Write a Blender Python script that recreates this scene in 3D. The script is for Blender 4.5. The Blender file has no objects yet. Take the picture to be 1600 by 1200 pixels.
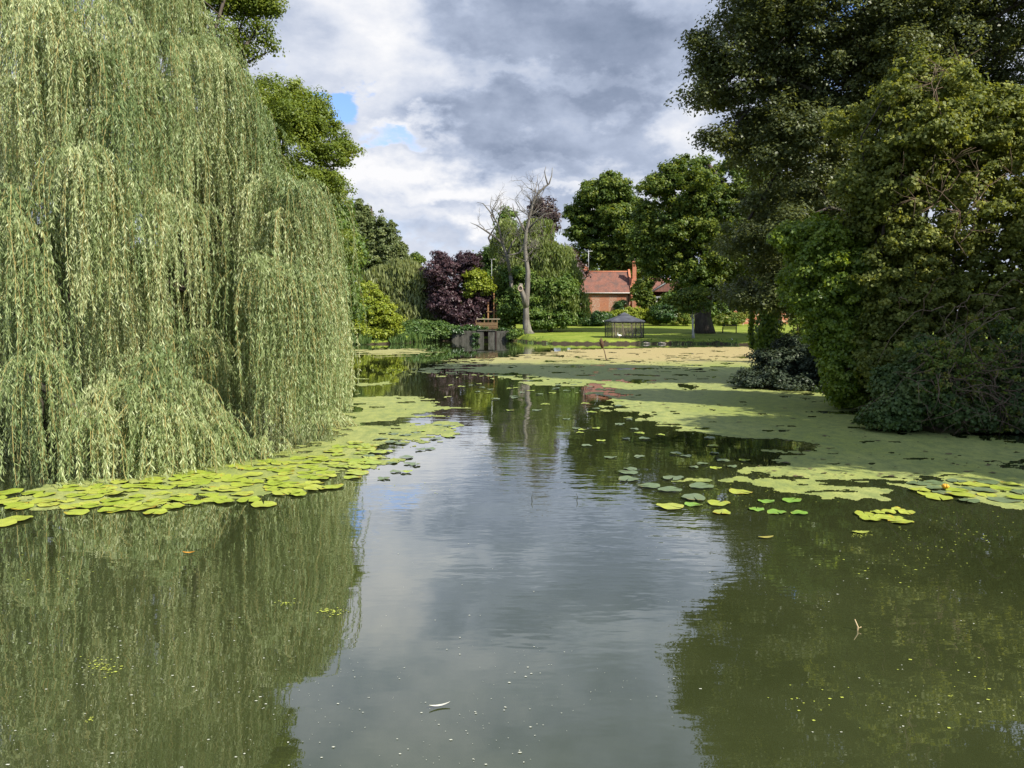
import bpy, math, random
import numpy as np
from mathutils import Vector
R = math.radians
rng = np.random.default_rng(7)
random.seed(7)
scene = bpy.context.scene
COL = scene.collection

# ---------------------------------------------------------------- camera
F = 1248.0; PITCH = R(4.58); CAMZ = 2.5
cam = bpy.data.cameras.new('camera'); cam.sensor_width = 36; cam.lens = F/1600*36; cam.clip_end = 3000; cam.clip_start = 0.05
camo = bpy.data.objects.new('camera', cam); COL.objects.link(camo)
camo.location = (0, 0, CAMZ); camo.rotation_euler = (R(90)-PITCH, 0, 0)
scene.camera = camo

def ray(px, py):
    cx = (px-800)/F; cy = (600-py)/F
    return np.array([cx, math.cos(PITCH)+cy*math.sin(PITCH), -math.sin(PITCH)+cy*math.cos(PITCH)])
def at(px, py, Y):
    d = ray(px, py); return np.array([0, 0, CAMZ])+d*(Y/d[1])
def on_z(px, py, z=0.0):
    d = ray(px, py); return np.array([0, 0, CAMZ])+d*((z-CAMZ)/d[2])

# ---------------------------------------------------------------- exposure, sun, sky
EXPO = 0.74
scene.view_settings.view_transform = 'Standard'; scene.view_settings.look = 'None'
scene.view_settings.exposure = EXPO; scene.view_settings.gamma = 1
scene.cycles.max_bounces = 7; scene.cycles.diffuse_bounces = 3; scene.cycles.glossy_bounces = 3
scene.cycles.transmission_bounces = 3; scene.cycles.transparent_max_bounces = 8
scene.cycles.caustics_reflective = False; scene.cycles.caustics_refractive = False
SUN_EL = R(43); sdir = Vector((0.80, -0.60, 0)).normalized(); SUN_AZ = math.atan2(sdir.x, sdir.y)
sl = bpy.data.lights.new('sun', 'SUN'); sl.energy = 4.6; sl.angle = R(0.5); sl.color = (1.0, 0.94, 0.83)
so = bpy.data.objects.new('sun', sl); COL.objects.link(so)
tosun = Vector((sdir.x*math.cos(SUN_EL), sdir.y*math.cos(SUN_EL), math.sin(SUN_EL)))
so.rotation_euler = tosun.to_track_quat('Z', 'Y').to_euler()

class NT:
    def __init__(s, tree): s.t = tree; s.n = tree.nodes; s.l = tree.links
    def node(s, typ, **kw):
        n = s.n.new(typ)
        for k, v in kw.items(): setattr(n, k, v)
        return n
    def link(s, a, b): s.l.new(a, b)
    def _in(s, n, i, v):
        if v is None: return
        if isinstance(v, bpy.types.NodeSocket): s.l.new(v, n.inputs[i])
        else: n.inputs[i].default_value = v
    def math(s, op, a, b=None, c=None, clamp=False):
        n = s.n.new('ShaderNodeMath'); n.operation = op; n.use_clamp = clamp
        s._in(n, 0, a); s._in(n, 1, b); s._in(n, 2, c); return n.outputs[0]
    def vmath(s, op, a, b=None):
        n = s.n.new('ShaderNodeVectorMath'); n.operation = op
        s._in(n, 0, a); s._in(n, 1, b); return n.outputs[0]
    def scale(s, a, f):
        n = s.n.new('ShaderNodeVectorMath'); n.operation = 'SCALE'; s._in(n, 0, a); s._in(n, 3, f); return n.outputs[0]
    def noise(s, vec, scale, detail=4, rough=0.55, out=0, dist=0.0):
        n = s.n.new('ShaderNodeTexNoise'); s._in(n, 'Vector', vec); n.inputs['Scale'].default_value = scale
        n.inputs['Detail'].default_value = detail; n.inputs['Roughness'].default_value = rough; n.inputs['Distortion'].default_value = dist
        return n.outputs[out]
    def ramp(s, fac, stops, interp='LINEAR'):
        n = s.n.new('ShaderNodeValToRGB'); n.color_ramp.interpolation = interp
        e = n.color_ramp.elements
        while len(e) < len(stops): e.new(0.5)
        for el, (p, c) in zip(e, stops): el.position = p; el.color = (*c, 1) if len(c) == 3 else c
        s._in(n, 0, fac); return n.outputs[0]
    def mix(s, f, a, b, mode='MIX'):
        n = s.n.new('ShaderNodeMix'); n.data_type = 'RGBA'; n.blend_type = mode
        s._in(n, 0, f); s._in(n, 6, a if not isinstance(a, tuple) else (*a, 1)); s._in(n, 7, b if not isinstance(b, tuple) else (*b, 1))
        return n.outputs[2]
    def mapr(s, v, a, b, c=0.0, d=1.0, smooth=True):
        n = s.n.new('ShaderNodeMapRange'); n.interpolation_type = 'SMOOTHSTEP' if smooth else 'LINEAR'
        s._in(n, 0, v); n.inputs[1].default_value = a; n.inputs[2].default_value = b; n.inputs[3].default_value = c; n.inputs[4].default_value = d
        return n.outputs[0]

world = bpy.data.worlds.new('World'); scene.world = world; world.use_nodes = True
def build_sky():
    t = NT(world.node_tree); t.n.clear()
    WS = 0.10
    sky = t.node('ShaderNodeTexSky', sky_type='NISHITA', sun_disc=False, sun_elevation=SUN_EL, sun_rotation=SUN_AZ)
    sky.air_density = 1.0; sky.dust_density = 0.6; sky.ozone_density = 1.6
    tc = t.node('ShaderNodeTexCoord')
    dirv = tc.outputs['Generated']
    sep = t.node('ShaderNodeSeparateXYZ'); t.link(dirv, sep.inputs[0])
    az = t.math('ARCTAN2', sep.outputs[0], sep.outputs[1])
    el = t.math('ARCSINE', sep.outputs[2])
    # clouds are wider than tall: stretch the noise domain
    st = t.vmath('MULTIPLY', dirv, (1.0, 1.0, 1.75))
    d1 = t.noise(st, 5.0, 7, 0.58, out=1)
    d2 = t.noise(st, 2.2, 3, 0.5, out=1)
    dis = t.scale(t.vmath('SUBTRACT', d1, (0.5, 0.5, 0.5)), 0.34)
    dis2 = t.scale(t.vmath('SUBTRACT', d2, (0.5, 0.5, 0.5)), 0.16)
    comb = t.node('ShaderNodeCombineXYZ'); t.link(az, comb.inputs[0]); t.link(el, comb.inputs[1])
    p = t.vmath('ADD', t.vmath('ADD', comb.outputs[0], dis), dis2)
    sp = t.node('ShaderNodeSeparateXYZ'); t.link(p, sp.inputs[0])
    X, Y = sp.outputs[0], sp.outputs[1]
    def blob(px, py, rx, ry, w, soft=0.55):
        d = ray(px, py); d = d/np.linalg.norm(d)
        a0 = math.atan2(d[0], d[1]); e0 = math.asin(d[2])
        dx = t.math('MULTIPLY', t.math('SUBTRACT', X, a0), F/rx)
        dy = t.math('MULTIPLY', t.math('SUBTRACT', Y, e0), F/ry)
        r = t.math('SQRT', t.math('ADD', t.math('MULTIPLY', dx, dx), t.math('MULTIPLY', dy, dy)))
        return t.mapr(r, 1-soft, 1+soft, w, 0.0)
    def total(bl):
        s = bl[0]
        for b in bl[1:]: s = t.math('ADD', s, b)
        return s
    fb = t.noise(st, 6.5, 8, 0.60); fl = t.noise(st, 2.6, 5, 0.55)
    bright = total([
        blob(930, 50, 235, 80, -0.34, 0.35), blob(900, 190, 270, 45, -0.24, 0.4), blob(900, 122, 200, 18, 0.14, 0.6),
        blob(740, 190, 90, 60, -0.14, 0.5), blob(840, 262, 60, 18, -0.14, 0.5), blob(1010, 300, 160, 40, 0.16, 0.6),
        blob(610, 20, 110, 75, 0.20, 0.5), blob(440, 60, 140, 90, 0.08, 0.6), blob(600, 120, 70, 110, 0.16, 0.6),
        blob(640, 215, 60, 22, 0.30, 0.5), blob(630, 295, 130, 34, 0.30, 0.55), blob(690, 330, 110, 36, 0.26, 0.6), blob(620, 370, 120, 26, 0.18, 0.6),
        blob(1075, 200, 60, 45, 0.42, 0.5), blob(1110, 50, 70, 90, 0.16, 0.6), blob(690, 348, 45, 12, -0.22, 0.6),
        blob(880, 320, 80, 14, 0.26, 0.5), blob(740, 350, 40, 30, 0.2, 0.5),
        
        blob(1000, -330, 700, 240, -0.16, 0.4), blob(480, -300, 300, 220, 0.10, 0.5)])
    b = t.math('ADD', t.math('ADD', bright, 0.59), t.math('MULTIPLY', t.math('SUBTRACT', fb, 0.5), 1.25))
    b = t.math('ADD', b, t.math('MULTIPLY', t.math('SUBTRACT', fl, 0.5), 0.55))
    hole = total([blob(515, 155, 42, 50, 1.25, 0.6), blob(470, 105, 40, 24, 0.9, 0.7), blob(625, 225, 44, 16, 0.75, 0.8),
                  blob(395, 110, 40, 25, 0.5, 0.5), blob(640, 405, 130, 22, 0.50, 0.5), blob(880, 335, 50, 14, 0.4, 0.5),
                  blob(390, 8, 50, 16, 0.4, 0.5), blob(1330, 90, 60, 120, 0.9, 0.6), blob(1420, 60, 60, 60, 0.8, 0.6)])
    hole = t.math('MULTIPLY', hole, t.mapr(fl, 0.35, 0.6, 0.55, 1.25))
    cov = t.mapr(t.math('ADD', hole, t.math('MULTIPLY', t.math('SUBTRACT', fb, 0.5), 0.5)), 0.22, 1.05, 1.0, 0.0)
    # open blue patches elsewhere round the sky, thin near the picture centre
    other = t.math('MULTIPLY', t.mapr(t.math('ABSOLUTE', az), 0.75, 1.2, 0.0, 1.0), t.mapr(fl, 0.46, 0.56, 0.0, 1.0))
    cov = t.math('MULTIPLY', cov, t.math('SUBTRACT', 1.0, t.math('MULTIPLY', other, 0.85)))
    k = 1/(WS*2**EXPO)
    cols = [(0.0, (0.205, 0.26, 0.37)), (0.22, (0.30, 0.36, 0.49)), (0.46, (0.47, 0.54, 0.69)), (0.72, (0.72, 0.765, 0.87)), (1.0, (0.98, 0.98, 1.0))]
    cc = t.ramp(b, cols)
    cc = t.vmath('SCALE', cc, None); t.n[-1].inputs[3].default_value = k
    blue = t.mix(1.0, sky.outputs[0], (1.0, 1.12, 1.42), 'MULTIPLY')
    colr = t.mix(cov, blue, cc)
    # below the horizon: dull
    bg = t.node('ShaderNodeBackground'); t.link(colr, bg.inputs[0]); bg.inputs[1].default_value = WS
    out = t.node('ShaderNodeOutputWorld'); t.link(bg.outputs[0], out.inputs[0])
build_sky()

# ---------------------------------------------------------------- numpy noise
def _h(i, j, k, seed):
    h = (i.astype(np.int64)*374761393 + j.astype(np.int64)*668265263 + k.astype(np.int64)*2147483647 + seed*1274126177) & 0xffffffff
    h = ((h ^ (h >> 13))*1274126177) & 0xffffffff
    h = h ^ (h >> 16)
    return (h & 0xffffff)/float(0xffffff)
def vnoise(p, seed=0):
    p = np.asarray(p, float); f = np.floor(p); t = p-f; t = t*t*(3-2*t); f = f.astype(np.int64)
    i, j, k = f[..., 0], f[..., 1], f[..., 2]; r = 0
    for a in (0, 1):
        wa = t[..., 0] if a else 1-t[..., 0]
        for b in (0, 1):
            wb = t[..., 1] if b else 1-t[..., 1]
            for c in (0, 1):
                wc = t[..., 2] if c else 1-t[..., 2]
                r = r+wa*wb*wc*_h(i+a, j+b, k+c, seed)
    return r
def fbm(p, seed=0, octv=4):
    p = np.asarray(p, float); s = 0; a = 0.5; tot = 0
    for o in range(octv):
        s = s+a*vnoise(p*(2**o)+17.3*o, seed+o); tot += a; a *= 0.55
    return s/tot
def norm(v): return v/np.maximum(np.linalg.norm(v, axis=-1, keepdims=True), 1e-9)
def sstep(a, b, x):
    t = np.clip((x-a)/(b-a), 0, 1); return t*t*(3-2*t)

# ---------------------------------------------------------------- materials
def mat(name, build):
    m = bpy.data.materials.new(name); m.use_nodes = True; t = NT(m.node_tree); t.n.clear()
    out = t.node('ShaderNodeOutputMaterial'); s = build(t)
    t.link(s, out.inputs[0]); return m
def prin(t, base, rough=0.6, spec=0.4, bump=None, metal=0.0):
    p = t.node('ShaderNodeBsdfPrincipled')
    t._in(p, 'Base Color', base if not isinstance(base, tuple) else (*base, 1)); t._in(p, 'Roughness', rough)
    p.inputs['Specular IOR Level'].default_value = spec; p.inputs['Metallic'].default_value = metal
    if bump is not None: t.link(bump, p.inputs['Normal'])
    return p.outputs[0]
def bumpn(t, h, strength=0.3, dist=0.05):
    b = t.node('ShaderNodeBump'); b.inputs['Strength'].default_value = strength; b.inputs['Distance'].default_value = dist
    t.link(h, b.inputs['Height']); return b.outputs[0]
def objc(t): return t.node('ShaderNodeTexCoord').outputs['Object']
def leafmat(name, c0, c1, c2, transl=0.38, rough=0.5, spec=0.35, warm=(1.25, 1.15, 0.5)):
    def b(t):
        a = t.node('ShaderNodeAttribute', attribute_name='tint')
        col = t.ramp(a.outputs['Fac'], [(0.0, c0), (0.5, c1), (1.0, c2)])
        p = prin(t, col, rough, spec)
        tr = t.node('ShaderNodeBsdfTranslucent'); t.link(t.mix(1.0, col, warm, 'MULTIPLY'), tr.inputs[0])
        ms = t.node('ShaderNodeMixShader'); ms.inputs[0].default_value = transl
        t.link(p, ms.inputs[1]); t.link(tr.outputs[0], ms.inputs[2]); return ms.outputs[0]
    return mat(name, b)
def barkmat(name, a, b_, sc=6):
    def b(t):
        o = t.vmath('MULTIPLY', objc(t), (1, 1, 0.22))
        n = t.noise(o, sc, 8, 0.65); n2 = t.noise(o, sc*0.3, 3)
        col = t.mix(t.mapr(n, 0.3, 0.7), a, b_)
        col = t.mix(t.mapr(n2, 0.5, 0.7, 0, 0.5), col, (0.10, 0.12, 0.06))
        return prin(t, col, 0.9, 0.2, bumpn(t, n, 0.8, 0.04))
    return mat(name, b)
def flat(name, c, rough=0.6, spec=0.4, var=0.15, sc=8):
    def b(t):
        n = t.noise(objc(t), sc, 5)
        col = t.mix(t.mapr(n, 0.3, 0.7), tuple(x*(1-var) for x in c), tuple(min(1, x*(1+var)) for x in c))
        return prin(t, col, rough, spec)
    return mat(name, b)

M = {}
M['willow'] = leafmat('willow_leaf', (0.115, 0.18, 0.06), (0.30, 0.37, 0.15), (0.60, 0.63, 0.35), 0.27, 0.48, 0.4)
M['willow_twig'] = flat('willow_twig', (0.36, 0.29, 0.10), 0.7)
M['ash'] = leafmat('ash_leaf', (0.095, 0.145, 0.018), (0.165, 0.225, 0.03), (0.30, 0.35, 0.055), 0.42)
M['maple'] = leafmat('maple_leaf', (0.075, 0.095, 0.038), (0.125, 0.152, 0.054), (0.22, 0.245, 0.08), 0.40, 0.45, 0.4)
M['ivy'] = leafmat('ivy_leaf', (0.10, 0.17, 0.026), (0.20, 0.29, 0.04), (0.38, 0.47, 0.07), 0.45, 0.42, 0.45)
M['creeper'] = leafmat('creeper_leaf', (0.085, 0.115, 0.026), (0.18, 0.215, 0.045), (0.40, 0.42, 0.11), 0.42, 0.58, 0.28)
M['elder'] = leafmat('elder_leaf_shade_toned', (0.036, 0.056, 0.032), (0.058, 0.082, 0.046), (0.10, 0.125, 0.07), 0.22, 0.55, 0.35)  # leaf colours darkened to carry the shade the bush should stand in
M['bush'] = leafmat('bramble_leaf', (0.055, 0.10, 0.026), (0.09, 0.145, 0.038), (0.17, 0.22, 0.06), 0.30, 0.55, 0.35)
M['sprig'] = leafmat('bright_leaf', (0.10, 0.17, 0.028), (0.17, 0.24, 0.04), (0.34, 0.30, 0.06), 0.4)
M['lime'] = leafmat('lime_leaf', (0.052, 0.092, 0.018), (0.11, 0.17, 0.028), (0.28, 0.315, 0.045), 0.42)
M['yellowbush'] = leafmat('yellow_leaf', (0.16, 0.22, 0.02), (0.25, 0.31, 0.03), (0.40, 0.44, 0.05), 0.38)
M['purple'] = leafmat('purple_leaf', (0.045, 0.025, 0.030), (0.075, 0.040, 0.046), (0.17, 0.10, 0.10), 0.25, 0.45, 0.5, (1.3, 0.7, 0.8))
M['copper'] = leafmat('copper_leaf', (0.045, 0.03, 0.028), (0.075, 0.05, 0.045), (0.14, 0.10, 0.08), 0.25, 0.45, 0.5, (1.3, 0.8, 0.7))
M['grey'] = leafmat('grey_leaf', (0.08, 0.11, 0.04), (0.135, 0.175, 0.06), (0.25, 0.28, 0.10), 0.34)
M['mid'] = leafmat('mid_leaf', (0.065, 0.12, 0.026), (0.12, 0.20, 0.036), (0.24, 0.31, 0.07), 0.38)
M['weep'] = leafmat('weeping_leaf', (0.12, 0.15, 0.05), (0.20, 0.235, 0.08), (0.34, 0.36, 0.15), 0.34)
M['hedge'] = leafmat('hedge_leaf', (0.05, 0.11, 0.02), (0.085, 0.165, 0.028), (0.17, 0.26, 0.045), 0.3)
M['hedge_dark'] = leafmat('laurel_leaf', (0.03, 0.072, 0.018), (0.05, 0.11, 0.026), (0.11, 0.17, 0.04), 0.25, 0.35, 0.6)
M['fresh'] = leafmat('fresh_leaf', (0.10, 0.14, 0.035), (0.18, 0.235, 0.06), (0.33, 0.37, 0.13), 0.36)
M['reed'] = leafmat('reed_leaf', (0.05, 0.10, 0.022), (0.085, 0.155, 0.034), (0.17, 0.24, 0.06), 0.3)
M['dry'] = flat('dry_twig', (0.16, 0.11, 0.07), 0.85)
M['bark'] = barkmat('bark', (0.07, 0.055, 0.042), (0.15, 0.125, 0.10))
M['bark_dark'] = barkmat('dark_bark', (0.045, 0.036, 0.030), (0.10, 0.08, 0.065), 4)
M['deadwood'] = barkmat('dead_wood', (0.09, 0.078, 0.065), (0.25, 0.225, 0.19), 3)
M['bark_white'] = barkmat('pale_bark', (0.30, 0.28, 0.24), (0.52, 0.50, 0.45), 9)

# ---------------------------------------------------------------- object helpers
def setp(o, label=None, cat=None, group=None, kind=None):
    if label: o['label'] = label
    if cat: o['category'] = cat
    if group: o['group'] = group
    if kind: o['kind'] = kind
    return o
def thing(name, label, cat, loc, group=None):
    o = bpy.data.objects.new(name, None); o.empty_display_size = 0.3; COL.objects.link(o)
    o.location = tuple(float(v) for v in loc); return setp(o, label, cat, group)
def wloc(o):
    v = Vector((0, 0, 0))
    while o is not None: v = v+o.location; o = o.parent
    return v
def mesh_obj(name, me, m, parent=None):
    o = bpy.data.objects.new(name, me); COL.objects.link(o)
    if m is not None: me.materials.append(m)
    if parent is not None: o.parent = parent
    return o
def quads(name, V, m, parent=None, tint=None, idx=None, smooth=False):
    """V (N,4,3) loose quads, or V (n,3) with idx (N,4); world coordinates."""
    V = np.asarray(V, np.float32)
    if idx is None: n = V.shape[0]; co = V.reshape(-1, 3).copy(); li = np.arange(n*4, dtype=np.int32)
    else: co = V.copy(); li = np.asarray(idx, np.int32).ravel(); n = len(li)//4
    if parent is not None: co -= np.array(wloc(parent), np.float32)
    me = bpy.data.meshes.new(name)
    me.vertices.add(len(co)); me.vertices.foreach_set('co', co.ravel())
    me.loops.add(n*4); me.loops.foreach_set('vertex_index', li)
    me.polygons.add(n); me.polygons.foreach_set('loop_start', np.arange(0, n*4, 4, dtype=np.int32))
    if tint is not None:
        a = me.attributes.new('tint', 'FLOAT', 'FACE'); a.data.foreach_set('value', np.asarray(tint, np.float32))
    me.update(calc_edges=True)
    if smooth: me.polygons.foreach_set('use_smooth', np.ones(n, bool))
    return mesh_obj(name, me, m, parent)
class MB:
    """collects faces for ONE mesh, world coordinates"""
    def __init__(s): s.v = []; s.f = []; s.sm = []
    def add(s, vs, fs, sm=False):
        o = len(s.v); s.v += [tuple(float(c) for c in v) for v in vs]; s.f += [tuple(o+i for i in f) for f in fs]; s.sm += [sm]*len(fs)
    def box(s, c, size, rz=0.0, taper=1.0):
        x, y, z = size[0]/2, size[1]/2, size[2]/2; ca, sa = math.cos(rz), math.sin(rz); vs = []
        for k, w in ((-z, 1), (z, taper)):
            for i, j in ((-x, -y), (x, -y), (x, y), (-x, y)):
                i *= w; j *= w; vs.append((c[0]+i*ca-j*sa, c[1]+i*sa+j*ca, c[2]+k))
        s.add(vs, [(0, 3, 2, 1), (4, 5, 6, 7), (0, 1, 5, 4), (1, 2, 6, 5), (2, 3, 7, 6), (3, 0, 4, 7)])
    def tube(s, pts, rad, sides=8, cap=True):
        pts = [np.asarray(p, float) for p in pts]; n = len(pts)
        if not hasattr(rad, '__len__'): rad = [rad]*n
        vs = []; up = np.array([0.13, 0.21, 0.97])
        for i, p in enumerate(pts):
            d = pts[min(i+1, n-1)]-pts[max(i-1, 0)]; d = d/max(np.linalg.norm(d), 1e-9)
            if abs(d@up) > 0.98: a = np.cross(d, [1, 0, 0.1])
            else: a = np.cross(d, up)
            a /= np.linalg.norm(a); b = np.cross(d, a)
            if i: # keep rotation continuous
                pa = prev-d*(prev@d)
                if np.linalg.norm(pa) > 1e-3: a = pa/np.linalg.norm(pa); b = np.cross(d, a)
            prev = a
            for k in range(sides):
                t = 2*math.pi*k/sides; vs.append(p+rad[i]*(math.cos(t)*a+math.sin(t)*b))
        fs = [(i*sides+k, i*sides+(k+1) % sides, (i+1)*sides+(k+1) % sides, (i+1)*sides+k) for i in range(n-1) for k in range(sides)]
        if cap: fs += [tuple(range(sides))[::-1], tuple((n-1)*sides+k for k in range(sides))]
        s.add(vs, fs, True)
    def build(s, name, m, parent=None):
        me = bpy.data.meshes.new(name); co = np.array(s.v)
        if parent is not None: co = co-np.array(wloc(parent))
        me.from_pydata(co.tolist(), [], s.f); me.polygons.foreach_set('use_smooth', np.array(s.sm, bool)); me.update()
        return mesh_obj(name, me, m, parent)

def leaf_quads(c, axis, nrm, L, W):
    """kite-shaped leaves: c centre, axis tip direction, nrm approximate normal"""
    axis = norm(axis); side = norm(np.cross(axis, nrm)); nn = np.cross(side, axis)
    L = np.asarray(L)[:, None]; W = np.asarray(W)[:, None]
    a = c-axis*L*0.5; b = c+side*W*0.5+axis*L*0.02+nn*W*0.12; d = c-side*W*0.5+axis*L*0.02+nn*W*0.12; e = c+axis*L*0.5
    return np.stack([a, b, e, d], 1)

def crown_quads(blobs, n_clump, clump_r, n_leaf, leaf, seed=0, gap=0.30, rough=0.28, shell=0.62, wl=0.62, droop=0.2, up=0.55, zmin=None, noise_s=None):
    """blobs: list of (centre, (rx,ry,rz)); leaves gathered in clumps through the outer part of each blob"""
    g = np.random.default_rng(seed+100)
    w = np.array([(r[0]*r[1]+r[1]*r[2]+r[0]*r[2]) for c, r in blobs]); w /= w.sum()
    k = g.choice(len(blobs), n_clump, p=w)
    C = np.array([b[0] for b in blobs])[k]; RR = np.array([b[1] for b in blobs])[k]
    u = norm(g.normal(size=(n_clump, 3)))
    rad = shell+(1-shell)*g.random(n_clump)**0.6
    mr = float(RR.mean()); ns = noise_s or 2.2/mr
    rad = rad*(1+rough*2*(fbm((C+u*RR)*ns*1.6, seed, 3)-0.5)*1.6)
    P = C+u*RR*rad[:, None]
    keep = fbm(P*ns*2.2, seed+9, 3) > gap
    if zmin is not None: keep &= P[:, 2] > zmin
    P = P[keep]; u = u[keep]; n = len(P)
    cr = clump_r*(0.55+0.9*g.random(n))
    ct = g.random(n)
    o = g.normal(size=(n, n_leaf, 3)); o = norm(o)*(g.random((n, n_leaf, 1))**0.45)
    o[..., 2] *= 0.62
    pos = P[:, None]+o*cr[:, None, None]
    pos[..., 2] -= droop*cr[:, None]*(o[..., 0]**2+o[..., 1]**2)
    nr = 0.7*o+0.35*u[:, None]+np.array([0, 0, up])+0.45*g.normal(size=o.shape)
    ax = norm(g.normal(size=o.shape))+0.5*o-np.array([0, 0, 0.35])
    pos = pos.reshape(-1, 3); nr = norm(nr.reshape(-1, 3)); ax = ax.reshape(-1, 3); ax = ax-nr*(ax*nr).sum(-1, keepdims=True)
    if zmin is not None:
        ok = pos[:, 2] > zmin; pos, nr, ax = pos[ok], nr[ok], ax[ok]
        tint = (0.55*np.repeat(ct, n_leaf)+0.45*g.random(n*n_leaf))[ok]
    else: tint = 0.55*np.repeat(ct, n_leaf)+0.45*g.random(n*n_leaf)
    m = len(pos); L = leaf*(0.65+0.7*g.random(m))
    return leaf_quads(pos, ax, nr, L, L*wl), tint, P

def limb_path(a, b, g, sag=0.12, n=6):
    a = np.asarray(a, float); b = np.asarray(b, float); L = np.linalg.norm(b-a); out = []
    off = g.normal(size=3)*L*0.06
    for i in range(n+1):
        t = i/n; p = a+(b-a)*t; p = p+off*math.sin(t*math.pi)*1.2; p[2] += L*sag*math.sin(t*math.pi)
        if 0 < i < n: p = p+g.normal(size=3)*L*0.015
        out.append(p)
    return out
def make_trunk(root, base, top, r0, r1, targets, m, seed=0, name='trunk', flare=1.5, sides=12, lean=0.02, limb=0.55):
    g = np.random.default_rng(seed+5); mb = MB(); base = np.asarray(base, float); top = np.asarray(top, float)
    n = 10; pts = []; rad = []; H = np.linalg.norm(top-base)
    for i in range(n+1):
        t = i/n; p = base+(top-base)*t
        if 0 < i: p = p+g.normal(size=3)*H*lean*np.array([1, 1, 0])
        pts.append(p); rad.append((r0+(r1-r0)*t)*(1+(flare-1)*math.exp(-t*H/(r0*2.2))))
    pts[0] = pts[0]-np.array([0, 0, 0.25])
    mb.tube(pts, rad, sides)
    for tg in targets:
        tg = np.asarray(tg, float)
        i = int(np.clip((0.35+0.6*g.random())*n, 3, n)); a = pts[i]
        if a[2] > tg[2]+0.1*H: a = pts[max(3, i-3)]
        ra = rad[i]*limb; L = np.linalg.norm(tg-a)
        path = limb_path(a, tg, g); mb.tube(path, np.linspace(ra, max(0.012*L*0.6, 0.02), len(path)), 6)
        for q in range(3):
            j = g.integers(2, len(path)-1); e = path[j]+norm(g.normal(size=3)+np.array([0, 0, 0.4])+norm(tg-a)*0.8)*L*(0.12+0.16*g.random())
            pp = limb_path(path[j], e, g, 0.05, 4); mb.tube(pp, np.linspace(ra*0.35, 0.015, len(pp)), 5)
    return mb.build(name, m, root)

# ---------------------------------------------------------------- pond outline and terrain
POND = np.array([(10.5, -14), (10.2, 0), (10.2, 8), (12.8, 13), (12.8, 17), (10.4, 20), (10.2, 24), (11.2, 30), (12.5, 35), (15, 44), (18.5, 56), (23, 68), (25.5, 78),
                 (21, 83.4), (15, 83.8), (8, 83.2), (4, 84.6), (2.2, 88), (1.2, 92), (0.9, 96), (-7.4, 96), (-9.5, 95), (-11.2, 92), (-11.6, 87), (-13, 83.5),
                 (-17, 80), (-19, 70), (-17, 55), (-13.5, 40), (-11, 28), (-9.8, 21), (-10.5, 15), (-13, 8), (-13, -14)], float)
def poly_sd(P, poly):
    """signed distance, negative inside"""
    P = np.asarray(P, float); x, y = P[..., 0], P[..., 1]; d = np.full(x.shape, 1e9); ins = np.zeros(x.shape, bool)
    n = len(poly)
    for i in range(n):
        a = poly[i]; b = poly[(i+1) % n]; e = b-a
        wx, wy = x-a[0], y-a[1]; t = np.clip((wx*e[0]+wy*e[1])/(e@e+1e-12), 0, 1)
        d = np.minimum(d, (wx-e[0]*t)**2+(wy-e[1]*t)**2)
        c = ((a[1] <= y) & (y < b[1])) | ((b[1] <= y) & (y < a[1]))
        with np.errstate(divide='ignore', invalid='ignore'):
            xi = a[0]+(y-a[1])/(b[1]-a[1] if b[1] != a[1] else 1e-9)*e[0]
        ins ^= c & (x < xi)
    d = np.sqrt(d); return np.where(ins, -d, d)
def hgt(x, y):
    x = np.asarray(x, float); y = np.asarray(y, float)
    sd = poly_sd(np.stack([x, y], -1), POND)
    sd = sd+0.5*(fbm(np.stack([x*0.5, y*0.5, x*0], -1), 3, 3)-0.5)*np.where(np.abs(y-96) < 4, 0.1, 1.0)
    rise = 0.42+np.clip(y-84, 0, 45)*0.035
    rise = rise+0.9*sstep(60, 20, y)*sstep(0.5, 6, sd)
    bump = 0.16*(fbm(np.stack([x*0.12, y*0.12, x*0], -1), 5, 3)-0.5)
    h = np.where(sd > 0, sstep(-0.05, 0.55, sd)*rise+bump*sstep(1, 4, sd), -1.3*sstep(0, 1.6, -sd))
    return h
def gz(x, y): return float(hgt(np.array([x]), np.array([y]))[0])

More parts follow.
